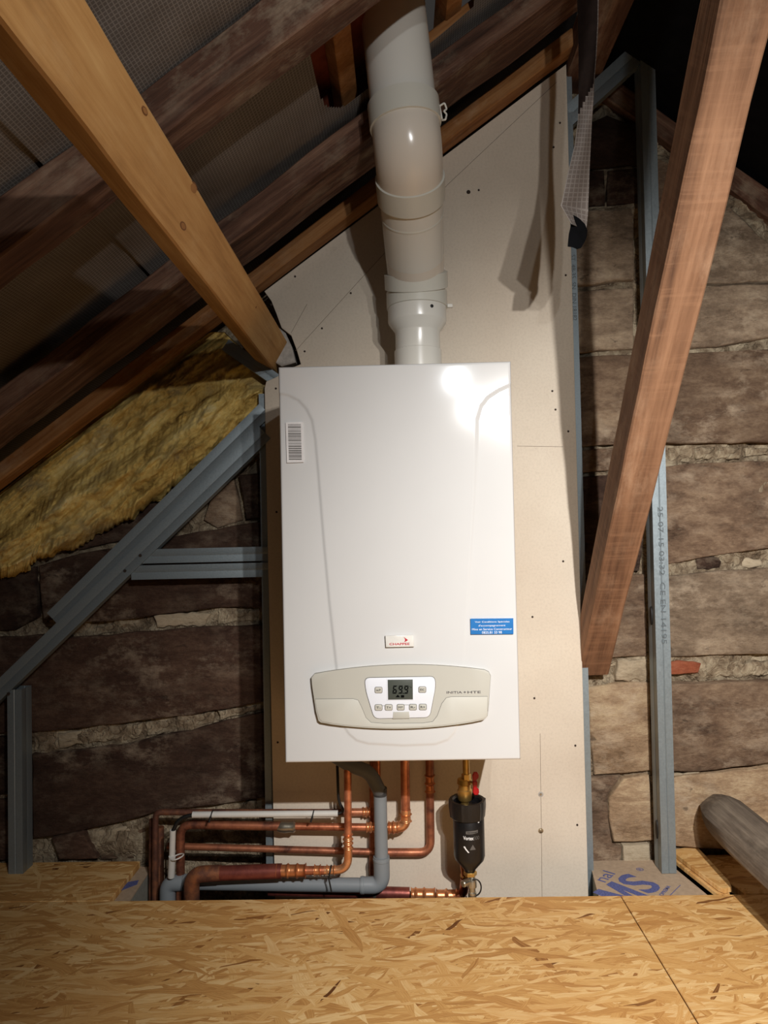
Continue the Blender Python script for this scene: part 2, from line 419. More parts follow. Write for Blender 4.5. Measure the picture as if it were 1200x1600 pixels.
M['dust_sheet'] = plain('grey_dust_sheet', srgb(128, 112, 98), .95, 0, .1, .4, 60, .08)
M['bit'] = plain('screw_hole', srgb(52, 40, 32), .9)
M['pencil'] = plain('pencil_line', srgb(130, 116, 102), .9)
def copper(name, c1, c2, c3, rough, metal):
    n = NT(name, rough, metal, .5); v = n.coords((1, 1, 1), rnd=True)
    a = n.noise(v, 14, 6, .65, .4); b = n.noise(v, 55, 4, .6)
    s = n.math('ADD', n.math('MULTIPLY', a, .7), n.math('MULTIPLY', b, .3))
    n.color(n.ramp(s, [(.36, c1), (.5, c2), (.63, c3)])); n.l(n.val(s, .35, .65, rough+.12, rough-.06), n.b.inputs['Roughness'])
    n.bump(b, .15, .002)
    return n.m
M['copper'] = copper('bright_copper', srgb(150, 84, 58), srgb(206, 130, 94), srgb(228, 158, 122), .32, .7)
M['copper_dull'] = copper('tarnished_copper', srgb(84, 50, 40), srgb(156, 96, 70), srgb(190, 122, 88), .45, .6)
M['copper_dirty'] = copper('dirty_copper', srgb(66, 42, 36), srgb(112, 72, 56), srgb(160, 102, 66), .6, .45)
M['copper_red'] = copper('maroon_copper', srgb(84, 40, 36), srgb(122, 62, 54), srgb(150, 84, 70), .42, .6)
M['copper_fit'] = copper('copper_fitting', srgb(176, 100, 62), srgb(216, 144, 96), srgb(240, 180, 132), .30, .75)
def wool():
    n = NT('glass_wool', .95, 0, .05)
    v0 = n.coords((1, 1, 1), (0, R(37), 0)); mp = n.new('ShaderNodeMapping'); mp.inputs['Scale'].default_value = (4, 9, 15); n.l(v0, mp.inputs[0])
    a = n.noise(mp.outputs[0], 1.5, 10, .6, .7); b = n.noise(n.coords(), 7, 5, .6); f = n.noise(n.coords(), 120, 4, .7)
    h = n.math('ADD', n.math('MULTIPLY', a, .8), n.math('MULTIPLY', f, .2))
    c = n.ramp(h, [(.32, srgb(108, 82, 44)), (.43, srgb(200, 166, 92)), (.56, srgb(232, 202, 124)), (.72, srgb(242, 224, 170))])
    c = n.mix(n.val(b, .52, .66, 0, .7), c, srgb(150, 134, 102))
    n.color(c); n.bump(h, .6, .02); return n.m
M['wool'] = wool()

# ---------------------------------------------------------------- timber and steel builders
def timber(name, p0, p1, width, height, upv, m, label=None, cat=None, group=None, kind=None, parent=None, rough=.0, bev=.003, seed=0, seglen=.06):
    """sawn timber; p0..p1 is its axis, height is measured along upv; local X runs along the grain"""
    ax = (p1-p0); L = ax.length; ax.normalize(); upv = Vector(upv); zz = (upv-ax*upv.dot(ax)).normalized(); yy = zz.cross(ax)
    bm = bmesh.new(); ns = max(1, int(L/seglen)) if rough else 1; rows = []
    b = bev
    prof = [(-.5, -.5, 1, 0), (-.5, -.5, 0, 1), (-.5, .5, 0, -1), (-.5, .5, 1, 0), (.5, .5, -1, 0), (.5, .5, 0, -1), (.5, -.5, 0, 1), (.5, -.5, -1, 0)]
    for i in range(ns+1):
        x = L*i/ns; row = []
        for j, (a, c, da, dc) in enumerate(prof):
            y = a*width+da*b; z = c*height+dc*b
            if rough:
                q = Vector((x*6+seed*3.1, j//2*7.7+seed, 0)); y += rough*noise.noise(q); z += rough*noise.noise(q+Vector((5, 3, 9)))
            row.append(bm.verts.new((x, y, z)))
        rows.append(row)
    for i in range(ns):
        for j in range(8):
            k = (j+1) % 8; bm.faces.new((rows[i][j], rows[i][k], rows[i+1][k], rows[i+1][j]))
    bm.faces.new(rows[0][::-1]); bm.faces.new(rows[-1])
    mt = Matrix((ax, yy, zz)).transposed().to_4x4(); mt.translation = p0
    o = frombm(name, bm, m, parent, mt, angle=30)
    tag(o, label, cat, group, kind); return o

def channel(name, p0, p1, web, flange, openv, m, parent, lip=.006, t=.0012, ribs=True):
    """cold-formed steel channel; the web faces away from openv"""
    ax = (p1-p0); L = ax.length; ax.normalize(); o_ = Vector(openv); o_ = (o_-ax*o_.dot(ax)).normalized(); s = ax.cross(o_)
    g = .0012 if ribs else 0
    w2 = web/2
    path = [(flange, -w2+lip), (flange, -w2), (flange*.55, -w2), (flange*.5, -w2+g), (flange*.45, -w2), (0, -w2), (0, -.004), (g, 0), (0, .004), (0, w2), (flange*.45, w2), (flange*.5, w2-g), (flange*.55, w2), (flange, w2), (flange, w2-lip)]
    if not lip: path = path[1:-1]
    P = [Vector((a, b)) for a, b in path]; nrm = []
    for i in range(len(P)):
        d = (P[min(i+1, len(P)-1)]-P[max(i-1, 0)]).normalized(); nrm.append(Vector((d.y, -d.x)))
    inner = [p+n*t for p, n in zip(P, nrm)]
    loop = P+inner[::-1]; bm = bmesh.new(); A = []; B = []
    for q in loop:
        v = p0+o_*q.x+s*q.y; A.append(bm.verts.new(v-p0)); B.append(bm.verts.new(v+ax*L-p0))
    n = len(loop)
    for i in range(n):
        k = (i+1) % n; bm.faces.new((A[i], A[k], B[k], B[i]))
    mm = len(P)
    for X in (A, B):
        for i in range(mm-1): bm.faces.new((X[i], X[i+1], X[n-2-i], X[n-1-i]))
    return frombm(name, bm, m, parent, Matrix.Translation(p0), angle=25)
def screw(p, parent, m=None, r=.0032, d=(0, -1, 0)):
    dv = Vector(d).normalized()
    return lathe('screw', [(r*.6, -.004), (r, -.0005), (r*.95, .0006), (r*.4, .0009)], p, dv, m or M['bit'], parent, 10)

# ================================================================ SETTING: floor
fl = bpy.data.objects.new('floor', None); C.objects.link(fl); tag(fl, kind='structure'); bpy.context.view_layer.update()
TH = .018
def panel(pts, name='osb_panel', z=0.0, parent=fl):
    return prism(name, [Vector((x, y, z)) for x, y in pts], (0, 0, -TH), M['osb'], parent, .0012)
EY = -.130
panel([(-3.0, -3.2), (.4655, -3.2), (.4655, EY), (-3.0, EY)])
panel([(.4675, -3.2), (3.0, -3.2), (3.0, EY), (.4675, EY)])
panel([(-3.0, EY+.0015), (-.652, EY+.0015), (-.653, .066), (-3.0, .066)])
panel([(.735, EY+.0015), (3.0, EY+.0015), (3.0, .064), (.69, .064)])
sub = box('light_stop_subfloor', (-3, -3.2, -.24), (3, .3, -.2), M['void']); tag(sub, kind='structure')  # dark boarding added below the floor to stop light leaking in

# ================================================================ SETTING: stone gable wall
wall = bpy.data.objects.new('wall_back', None); wall.location = (0, .1, -.2); C.objects.link(wall); tag(wall, kind='structure'); bpy.context.view_layer.update()
def rz_right(x): return 2.02-(x-.46)*.80
def build_mortar():
    st = .011; x0, x1, z0, z1 = -1.7, 1.7, -.21, 2.1
    nx, nz = int((x1-x0)/st), int((z1-z0)/st); V = []; idx = {}; Fc = []
    for j in range(nz+1):
        for i in range(nx+1):
            x = x0+i*st; z = z0+j*st
            p = Vector((x, 0, z))
            h = noise.fractal(p*14, 1.0, 2.0, 4)*.014 + noise.fractal(p*55+Vector((9, 1, 3)), .9, 2.0, 3)*.005
            V.append(Vector((x, .086-h*1.1, z)))
    for j in range(nz):
        for i in range(nx):
            x = x0+i*st; z = z0+j*st
            zl = (1.36+math.sin(RA)*x)/math.cos(RA)
            if z > min(zl, rz_right(x)-.09): continue
            a = j*(nx+1)+i; Fc.append((a, a+1, a+nx+2, a+nx+1))
    o = obj('mortar', V, Fc, M['mortar'], wall, smooth=True); o['kind'] = 'stuff'
build_mortar()

def stone(poly, m='stone', Y=.068, name='stone', jit=1.6, seed=None, step=26):
    rs = random.Random(seed if seed is not None else int(sum(a*3+b for a, b in poly)))
    pts = []
    n = len(poly)
    for i in range(n):
        a = Vector(poly[i]); b = Vector(poly[(i+1) % n]); d = b-a; k = max(1, int(d.length/step)); nr = Vector((-d.y, d.x)).normalized()
        for j in range(k):
            s = j/k; q = a+d*s
            q = q + nr*rs.uniform(-jit, jit) if j else q+Vector((rs.uniform(-1, 1), rs.uniform(-1, 1)))
            pts.append(q)
    Y += rs.uniform(-.006, .006)
    P = [at(q.x, q.y, Y) for q in pts]
    return prism(name, P, (0, .045, 0), M[m], wall, .0045, 2, 50)
# left of the plasterboard; the dim light there is painted into most stones
stone([(60, 884), (130, 864), (250, 843), (395, 816), (455, 812), (455, 948), (330, 951), (270, 957), (190, 968), (135, 972), (68, 968)], 'stone_dimmed')
stone([(70, 862), (140, 800), (200, 760), (300, 700), (368, 668), (345, 700), (310, 770), (262, 832), (130, 858)], 'stone_dimmed')
stone([(318, 812), (330, 775), (346, 755), (366, 750), (378, 812), (340, 826)], 'stone')
stone([(372, 742), (455, 730), (455, 806), (384, 812)], 'stone_dark_shaded')
stone([(-120, 902), (25, 893), (55, 886), (57, 965), (22, 985), (-120, 992)], 'stone_dark_shaded')
stone([(-120, 1003), (60, 993), (140, 995), (280, 982), (420, 976), (455, 976), (455, 1085), (410, 1096), (300, 1118), (130, 1137), (50, 1144), (-120, 1150)], 'stone_dimmed')
stone([(50, 1178), (130, 1172), (200, 1162), (300, 1141), (400, 1116), (455, 1106), (455, 1240), (400, 1248), (330, 1258), (240, 1270), (130, 1298), (52, 1311)], 'stone_dimmed')
stone([(-120, 1158), (42, 1150), (44, 1240), (-120, 1250)], 'stone_dark_shaded')
stone([(-120, 1256), (40, 1247), (42, 1344), (-120, 1344)], 'stone_dimmed')
stone([(80, 1310), (128, 1300), (152, 1343), (92, 1344)], 'stone_dimmed')
stone([(135, 1303), (228, 1285), (232, 1343), (158, 1344)], 'stone', Y=.085)
stone([(-120, 640), (-120, 560), (60, 480), (200, 420), (200, 560), (40, 650)], 'stone_dark_shaded')
# right of the plasterboard
stone([(898, 330), (988, 324), (991, 436), (960, 438), (898, 447)], 'stone_grey')
stone([(898, 454), (990, 449), (991, 545), (940, 547), (898, 552)], 'stone_grey')
stone([(898, 558), (1060, 550), (1050, 690), (898, 698)], 'stone')
stone([(900, 704), (962, 699), (955, 735), (902, 740)], 'stone')
stone([(902, 746), (1020, 738), (1000, 892), (903, 900)], 'stone_dark_shaded')
stone([(1030, 328), (1090, 326), (1140, 322), (1190, 372), (1330, 470), (1330, 436), (1120, 443), (1030, 443)], 'stone_grey')
stone([(1030, 450), (1120, 446), (1330, 438), (1330, 515), (1200, 527), (1120, 541), (1030, 547)], 'stone_grey')
stone([(1070, 552), (1200, 545), (1330, 535), (1330, 686), (1200, 691), (1060, 692), (1030, 690), (1030, 575)], 'stone')
stone([(1033, 730), (1120, 722), (1330, 716), (1330, 842), (1200, 856), (1100, 870), (1033, 885)], 'stone')
stone([(1036, 900), (1120, 892), (1330, 880), (1330, 1018), (1200, 1022), (1110, 1024), (1038, 1027)], 'stone_grey')
stone([(915, 905), (1008, 897), (1012, 1025), (960, 1028), (915, 1040)], 'stone')
stone([(918, 1074), (960, 1068), (1016, 1066), (1020, 1204), (975, 1209), (930, 1212), (922, 1150)], 'stone_tan')
stone([(1038, 1072), (1120, 1066), (1330, 1060), (1330, 1180), (1200, 1192), (1120, 1204), (1042, 1206)], 'stone')
stone([(918, 1217), (972, 1213), (950, 1243), (951, 1282), (958, 1322), (972, 1326), (970, 1350), (918, 1350)], 'stone')
stone([(952, 1246), (976, 1216), (1014, 1211), (1022, 1314), (960, 1317), (953, 1282)], 'stone_tan')
stone([(1044, 1216), (1120, 1208), (1200, 1198), (1330, 1190), (1330, 1340), (1090, 1326), (1050, 1322)], 'stone_tan')
stone([(974, 1322), (1016, 1321), (1018, 1348), (974, 1348)], 'stone_pale')
# gable top on the right and stones behind the stud, their shade painted dark
stone([(912, 196), (948, 180), (1000, 196), (1000, 255), (912, 262)], 'stone_dark_shaded')
stone([(898, 268), (945, 265), (945, 320), (898, 322)], 'stone_dark_shaded')
stone([(950, 265), (998, 262), (1000, 316), (950, 320)], 'stone_dark_shaded')
stone([(1012, 240), (1055, 258), (1130, 316), (1030, 322), (1012, 318)], 'stone')
# rubble in the joints
for pl, mt in (([(920, 316), (990, 316), (990, 323), (920, 328)], 'stone_pale'),
               ([(1085, 702), (1118, 697), (1116, 714), (1088, 718)], 'stone_pale'), ([(1124, 696), (1160, 700), (1158, 716), (1122, 716)], 'stone_pale'),
               ([(1165, 700), (1215, 698), (1214, 712), (1166, 713)], 'stone_grey'), ([(1045, 700), (1078, 700), (1080, 722), (1046, 725)], 'stone_grey'),
               ([(1040, 888), (1058, 886), (1056, 897), (1040, 899)], 'stone_pale'), ([(1158, 872), (1190, 874), (1194, 884), (1160, 886)], 'stone_pale'),
               ([(1088, 872), (1128, 868), (1126, 888), (1090, 890)], 'stone_dark_shaded'),
               ([(966, 1032), (1012, 1030), (1012, 1062), (964, 1064)], 'stone_pale'), ([(1040, 1036), (1062, 1032), (1096, 1036), (1092, 1052), (1042, 1054)], 'stone_red'),
               ([(1100, 1034), (1150, 1034), (1148, 1056), (1104, 1058)], 'stone_pale'), ([(1156, 1036), (1240, 1030), (1240, 1054), (1158, 1056)], 'stone_grey'),
               ([(1050, 1210), (1096, 1206), (1090, 1212), (1050, 1218)], 'stone_pale'),
               ([(140, 985), (190, 972), (188, 990), (142, 992)], 'stone_grey'), ([(240, 962), (300, 956), (330, 960), (320, 978), (245, 980)], 'stone_pale'), ([(338, 956), (405, 952), (402, 972), (340, 975)], 'stone_pale'),
               ([(52, 1148), (85, 1146), (84, 1170), (52, 1174)], 'stone_grey'), ([(90, 1146), (128, 1142), (128, 1164), (92, 1170)], 'stone_pale'),
               ([(134, 1140), (220, 1130), (218, 1152), (136, 1164)], 'stone_pale'), ([(226, 1130), (280, 1122), (278, 1142), (228, 1152)], 'stone_pale'),
               ([(284, 1120), (335, 1112), (333, 1130), (286, 1140)], 'stone_grey'), ([(340, 1110), (400, 1102), (398, 1112), (342, 1128)], 'stone_grey'),
               ([(335, 1262), (400, 1252), (402, 1264), (338, 1272)], 'stone_pale'), ([(150, 1300), (200, 1292), (204, 1300), (156, 1312)], 'stone_pale')):
    stone(pl, 'mortar' if mt in ('stone_pale', 'stone_grey') and (int(pl[0][0]) % 3) else mt, Y=.080 if mt != 'stone_red' else .066, name='rubble', jit=3.0 if mt != 'stone_red' else .8, step=9)

# ================================================================ SETTING: roof lining
ceil = bpy.data.objects.new('ceiling', None); ceil.location = (-.5, -.8, 1.3); C.objects.link(ceil); tag(ceil, kind='structure'); bpy.context.view_layer.update()
def sheet(name, X0, X1, Y0, Y1, s, m, hole=None, flip=False, amp=.010, st=.016):
    nx = max(2, int((X1-X0)/math.cos(RA)/st)); ny = int((Y1-Y0)/st); V = []; Fc = []; uv = []
    for j in range(ny+1):
        for i in range(nx+1):
            X = X0+(X1-X0)*i/nx; Y = Y0+(Y1-Y0)*j/ny; q = Vector((X*3.0, Y*5.0, s*3))
            d = amp*noise.noise(q)*1.6 + amp*.35*noise.noise(q*3.3)
            if flip: p = Vector((X, Y, 2.04-(X-.46)*.80+d))
            else: p = roof(s, X, Y)+RN*d
            V.append(p); uv.append((X/math.cos(RA), Y))
    for j in range(ny):
        for i in range(nx):
            cx = X0+(X1-X0)*(i+.5)/nx; cy = Y0+(Y1-Y0)*(j+.5)/ny
            if hole and hole(cx, cy): continue
            a = j*(nx+1)+i; Fc.append((a, a+1, a+nx+2, a+nx+1))
    o = obj(name, V, Fc, m, ceil, smooth=True)
    ul = o.data.uv_layers.new(name='UVMap')
    for lp in o.data.loops: ul.data[lp.index].uv = uv[lp.vertex_index]
    return o
def hole(x, y):
    if not (-.126 < x < .17 and -.66 < y < -.335): return False
    dx, dy = x+.126, -.335-y   # rounded inner corner
    if dx < .05 and dy < .07: return ((dx-.05)/.05)**2+((dy-.07)/.07)**2 < 1
    return True
sheet('membrane_sheet', -2.1, -.47, -3.0, .16, 1.386, M['membrane'])
sheet('membrane_sheet', -.50, -.135, -3.0, .16, 1.378, M['membrane'])
sheet('membrane_sheet', -.14, .47, -3.0, .16, 1.380, M['membrane'], hole, st=.005)
sheet('shade_black_sheet', .46, 2.2, -3.0, .16, 0, M['black_felt_and_shade'], flip=True, st=.03)  # right slope lining, its shade put into the black colour

# roof tiles and battens seen through the cut-out for the flue
def slopebox(name, X0, X1, Y0, Y1, s0, s1, m, parent=None, bev=.002):
    a = [roof(s0, X0, Y0), roof(s0, X1, Y0), roof(s0, X1, Y1), roof(s0, X0, Y1)]
    return prism(name, a, RN*(s1-s0), m, parent, bev)
k = 0
for X0, lab in ((-.145, 'red clay roof tile showing through the slot left of the flue'), (.02, 'red clay roof tile hidden mostly behind the top of the flue'), (.185, 'red clay roof tile right of the flue above the old rafter')):
    t = slopebox('roof_tile', X0-.03, X0+.16, -.70, -.345 if X0 > -.1 else -.30, 1.440+.0, 1.452, M['tile'])
    tag(t, lab, 'tile', 'roof tiles above the flue opening')
t = slopebox('roof_tile', -.175, -.012, -.295, -.06, 1.442, 1.454, M['tile']); tag(t, 'red clay roof tile lower down beside the wall rafter', 'tile', 'roof tiles above the flue opening')
for X0, X1, lab in ((-.093, -.062, 'orange softwood tiling batten left of the flue'), (.118, .150, 'orange softwood tiling batten right of the flue')):
    b = slopebox('tiling_batten', X0, X1, -.9, .1, 1.400, 1.437, M['batten_wood']); tag(b, lab, 'batten', 'tiling battens beside the flue')
b = timber('counter_batten', roof(1.395, .06, -.30), roof(1.395, .42, -.30), .02, .022, RN, M['batten_wood'], 'thin orange lath lying on the old rafter right of the flue', 'batten')

# rafters (left slope)
def rafter(Yf, Yb, s0, s1, m, label, x0=-1.9, x1=.44, rough=.004, seed=1, **kw):
    c = (s0+s1)/2; Y = (Yf+Yb)/2
    return timber('rafter', roof(c, x0, Y), roof(c, x1, Y), abs(Yb-Yf), s1-s0, RN, M[m], label, 'rafter', 'old rafters of the left roof slope', rough=rough, seed=seed, **kw)
rafter(-.728, -.662, 1.302, 1.371, 'old_wood', 'dark old roof rafter nearest the viewer, crossing the top of the flue', rough=.006, seed=2)
rafter(-.318, -.19, 1.304, 1.352, 'old_wood', 'wide dark old roof rafter passing just behind the flue', rough=.006, seed=5)
rafter(-.058, -.004, 1.304, 1.341, 'wall_rafter_wood', 'paler orange-brown rafter running along the top edge of the plasterboard', rough=.002, seed=9)
timber('rafter', Vector((.50, .09, rz_right(.50)-.05)), Vector((1.7, .09, rz_right(1.7)-.05)), .06, .055, (0, 0, 1), M['old_wood'], 'dark old rafter sloping down to the right above the stone wall', 'rafter', None, rough=.004, seed=12)
o = timber('ridge_beam', Vector((.475, -1.9, 1.935)), Vector((.475, .12, 1.935)), .085, .075, (0, 0, 1), M['old_wood'], 'dark old ridge beam under the peak behind the hanging membrane flap', 'beam', rough=.004, seed=14)

# new pine purlin running from the wall over the viewer
PB = Vector((-.295, 0, 1.198)); th = R(30); hd = Vector((math.sin(th), 0, math.cos(th))); wd = Vector((-math.cos(th), 0, math.sin(th)))
pc = PB+hd*.038+wd*.0275
timber('purlin', Vector((pc.x, -2.15, pc.z)), Vector((pc.x, .10, pc.z)), .055, .076, hd, M['new_wood'], 'bright new pine purlin coming forward from the wall at upper left', 'beam', rough=.0012, seed=20)
fn = Vector((math.cos(th), 0, -math.sin(th))); purlin = bpy.data.objects['purlin']; bpy.context.view_layer.update()
def knot(px, py, a, b):
    d = ray(px, py); t = (PB-CAM).dot(fn)/d.dot(fn); c = CAM+d*t
    for sc_, mt_, h_ in ((1.0, 'knot_ring', .0004), (.72, 'knot_core', .0007)):
        poly = [c+fn*h_+Vector((0, 1, 0))*(b*sc_*math.sin(q*.4488))+hd*(a*sc_*math.cos(q*.4488)) for q in range(14)]
        prism('knot', poly, -fn*.001, M[mt_], purlin)
M['knot_ring'] = plain('knot_ring', srgb(120, 78, 42), .8); M['knot_core'] = plain('knot_core', srgb(160, 112, 62), .8)
knot(302, 294, .0065, .016); knot(286, 353, .0045, .012); knot(226, 173, .003, .008); knot(400, 480, .002, .004)
# reddish brace on the right
bdir = Vector((-.106, -1.0, 1.13)).normalized()
c0 = at(913, 1017, -.03)           # lower left front corner near the wall
c1 = at(1053, 350, -.690)
bdir = (c1-c0).normalized()
nrm = bdir.cross(Vector((1, 0, 0))).normalized()
if nrm.y > 0: nrm = -nrm           # outward normal of the lower front face
side = nrm.cross(bdir).normalized()
if side.x < 0: side = -side
WB, TB = .070, .075
ctr = c0 + side*(WB/2) - nrm*(TB/2)
timber('roof_brace', ctr - bdir*.095, ctr + bdir*1.75, TB, WB, side, M['brace_wood'], 'reddish-brown sawn brace leaning up towards the viewer on the right', 'beam', rough=.003, seed=31)
# old grey tie beam, lower right
def tie():
    t = []; rs = random.Random(4)
    V = []; Fc = []; seg = 14; n = 34; y0 = .05; y1 = -1.5
    cx, cz = .745, .118
    for i in range(n+1):
        s = i/n; y = y0+(y1-y0)*s
        k = min(1, (.55+s*9)) if s < .05 else 1
        for j in range(seg):
            a = 2*math.pi*j/seg+.35; ca, sa = math.cos(a), math.sin(a)
            q = 4.5; rr = (abs(ca)**q+abs(sa)**q)**(-1/q)
            rr *= .050*k*(1+.10*noise.noise(Vector((y*5, ca*1.5, sa*1.5))))
            b = .75; V.append(Vector((cx+rr*(ca*math.cos(b)-sa*math.sin(b)), y, cz+rr*(ca*math.sin(b)+sa*math.cos(b)))))
    for i in range(n):
        for j in range(seg):
            k2 = (j+1) % seg; Fc.append((i*seg+j, i*seg+k2, (i+1)*seg+k2, (i+1)*seg+j))
    Fc.append(tuple(range(seg-1, -1, -1))); Fc.append(tuple(n*seg+j for j in range(seg)))
    me = bpy.data.meshes.new('tie_beam')
    W2 = Matrix(((0, -1, 0), (1, 0, 0), (0, 0, 1))).to_4x4()
    mt = Matrix.Translation(Vector((cx, 0, 0))) @ W2
    inv = mt.inverted()
    me.from_pydata([inv @ v for v in V], [], Fc); me.materials.append(M['grey_wood'])
    me.polygons.foreach_set('use_smooth', [True]*len(me.polygons)); me.set_sharp_from_angle(angle=R(38))
    o = bpy.data.objects.new('tie_beam', me); o.matrix_world = mt; C.objects.link(o)
    tag(o, 'weathered grey hewn tie beam with a rounded end at lower right', 'beam')
tie()

# ================================================================ glass wool batt
def wool_batt():
    lower = [(-300, 1075), (-150, 985), (0, 903), (30, 899), (60, 872), (130, 852), (190, 815), (250, 782), (300, 737), (350, 706), (385, 668), (416, 640)]
    upper = [(-300, 1000), (-150, 885), (0, 772), (60, 724), (120, 678), (180, 632), (240, 586), (290, 548), (330, 520), (352, 520), (378, 545), (420, 588)]
    def samp(L, t):
        x = t*(len(L)-1); i = min(int(x), len(L)-2); s = x-i; a, b = L[i], L[i+1]; return Vector((a[0]+(b[0]-a[0])*s, a[1]+(b[1]-a[1])*s))
    nu, nv = 420, 110; V = []; Fc = []
    for j in range(nv+1):
        v = j/nv
        for i in range(nu+1):
            t = i/nu; a = samp(lower, t); b = samp(upper, t)
            a = a + Vector((0, 1))*(9*noise.noise(Vector((t*38, 0, 0)))+5*noise.noise(Vector((t*120, 3, 0))))
            q = a+(b-a)*v
            X = q.x/100; Z = q.y/100
            al = (X*.78-Z*.62); ac = (X*.62+Z*.78)
            f = noise.fractal(Vector((al*.9+.5*noise.noise(Vector((al*1.5, ac*2, 0))), ac*3.4+.35*noise.noise(Vector((al*2, ac, 5))), 0)), 1.1, 2.1, 5); f2 = noise.fractal(Vector((al*5, ac*8, 4)), .9, 2.1, 4)
            edge = min(1, v/.12)**.5 if v < .12 else (min(1, (1-v)/.08)**.5 if v > .92 else 1)
            tier = -.048*(1/(1+math.exp(-(v-.50-.08*noise.noise(Vector((t*9, 1, 1))))*26)))
            if t > .72 and v > .35: tier += .025*min(1, (t-.72)/.1)*min(1, (v-.35)/.2)
            Y = .055 - .062*edge - tier - .030*f - .009*f2
            if q.x > 320: Y += .04*min(1, (q.x-320)/50)
            V.append(at(q.x, q.y, min(Y, .064)))
    for j in range(nv):
        for i in range(nu):
            a = j*(nu+1)+i; Fc.append((a, a+1, a+nu+2, a+nu+1))
    # back and rims give the batt its thickness
    base = len(V)
    rim = [(0, i) for i in range(nu+1)]+[(j, nu) for j in range(1, nv+1)]+[(nv, i) for i in range(nu-1, -1, -1)]+[(j, 0) for j in range(nv-1, 0, -1)]
    for j, i in rim:
        p = V[j*(nu+1)+i].copy(); p.y = .058; V.append(p)
    n = len(rim)
    for k in range(n):
        k2 = (k+1) % n; a = rim[k][0]*(nu+1)+rim[k][1]; b = rim[k2][0]*(nu+1)+rim[k2][1]; Fc.append((a, base+k, base+k2, b))
    o = obj('insulation_batt', V, Fc, M['wool'], smooth=True)
    tag(o, 'yellow glass wool insulation batt sagging under the rafters at left', 'insulation')
wool_batt()

# ================================================================ plasterboard
pb = thing('plasterboard_panel', 'beige plasterboard panel with angled top standing behind the boiler', 'board', (.06, 0, -.12))
bp = [(413, 455), (885, 100)]
P = [at(413, 455, 0), Vector((.430, 0, 1.919)), Vector((.428, 0, -.11)), Vector((-.309, 0, -.11)), Vector((-.314, 0, 1.150))]
P += [at(a, b, 0) for a, b in ((416, 596), (430, 590), (441, 584), (452, 576), (470, 569), (464, 548), (455, 524), (440, 512), (432, 490), (424, 470))]
prism('board', P, (0, .0125, 0), M['board'], pb, .0008)
def line(pts, parent, m='pencil', r=.0005, Y=-.0002):
    return tube('pencil_line', [at(a, b, Y) for a, b in pts], r, M[m], parent, seg=5)
line([(462, 548), (560, 440), (700, 288), (870, 128)], pb); line([(455, 520), (480, 475)], pb); line([(808, 697), (880, 698)], pb)
line([(844, 1146), (845, 1236)], pb); line([(845, 1244), (846, 1294)], pb); line([(846, 1302), (847, 1404)], pb)
for a, b in ((875, 192), (884, 430), (888, 674), (880, 877), (899, 1165), (902, 1289), (835, 1091), (476, 549), (503, 513), (461, 432), (424, 476), (548, 458), (732, 300), (748, 297), (432, 800), (434, 1160), (863, 611), (868, 640), (431, 607), (865, 230), (832, 964)):
    screw(at(a, b, -.0004), pb, r=.0026 if (a, b) != (732, 300) else .005)
for b in (1241, 1298):
    lathe('wall_plug', [(.006, -.003), (.0062, .0006), (.0035, .001), (.0033, .0004), (.0028, .0022), (.001, .0028)], at(845, b, -.0003), (0, -1, 0), M['plaster'] if b == 1241 else M['nickel'], pb, 16)
    screw(at(845, b, -.003), pb, M['nickel'], .0026)
# filler round the purlin end
pf = prism('plaster_filler', [at(a, b, .004) for a, b in ((436, 512), (446, 520), (456, 542), (462, 566), (440, 572), (430, 566), (425, 540), (424, 522))], (0, .03, 0), M['plaster'], None, .003)
tag(pf, 'grey plaster filler lump packed round the wall end of the pine purlin', 'filler')

# ================================================================ steel framing
def stud(label, group='galvanised wall studs', name='steel_stud'):
    return thing(name, label, 'stud', (0, 0, 0), group)
def vstud(root, x, z0, z1, y0, web=.048, fl_=.035, right=False):
    """vertical stud: one flange faces the viewer, the web is on its left (or right) side"""
    ox = -1 if right else 1
    return channel('stud_profile', Vector((x, y0+web/2, z0)), Vector((x, y0+web/2, z1)), web, fl_, (ox, 0, 0), M['steel'], root)
s = thing('steel_stud', 'tall galvanised stud with printed marks standing right of the brown brace', 'stud', (.60, 0, -.01), 'galvanised wall studs')
channel('stud_profile', Vector((.598, .016, -.010)), Vector((.606, .016, 1.93)), .048, .034, (1, 0, 0), M['steel'], s)
def oval(px, py, x, parent):
    p = at(px, py, .018); V = []
    c = Vector((x-.0022, .018, p.z))
    poly = [c+Vector((0, .007*math.cos(a*.5236), .022*math.sin(a*.5236))) for a in range(12)]
    prism('service_hole', poly, (.003, 0, 0), M['rubber'], parent)
oval(1012, 962, .6005, s); oval(1020, 1296, .5992, s)
p = at(1022, 792, -.0092)
text('25-07-15 03:32  CE EN 14195', 'printed_text', Vector((.6135, -.0094, p.z)), (0, 0, -1), (1, 0, 0), .322, .0120, M['ink_stud'], s, .0001)
s = thing('steel_stud', 'galvanised stud showing as a narrow strip along the plasterboard right edge', 'stud', (.42, .02, -.1), 'galvanised wall studs')
channel('stud_profile', Vector((.4455, .0375, -.11)), Vector((.4455, .0375, 1.90)), .048, .035, (-1, 0, 0), M['steel'], s)
text('ST  48-35  SN  DIN 18182', 'printed_text', Vector((.4315, .0131, at(898, 398, .013).z)), (0, 0, -1), (1, 0, 0), .16, .0105, M['ink_stud'], s, .0001)
s = thing('steel_stud', 'galvanised stud behind the plasterboard left edge above the pipes', 'stud', (-.31, .02, -.1), 'galvanised wall studs')
channel('stud_profile', Vector((-.331, .0375, -.11)), Vector((-.331, .0375, 1.14)), .048, .035, (1, 0, 0), M['steel'], s)
s = thing('steel_stud', 'short galvanised stud at far left standing on the chipboard floor', 'stud', (-.88, .02, 0), 'galvanised wall studs')
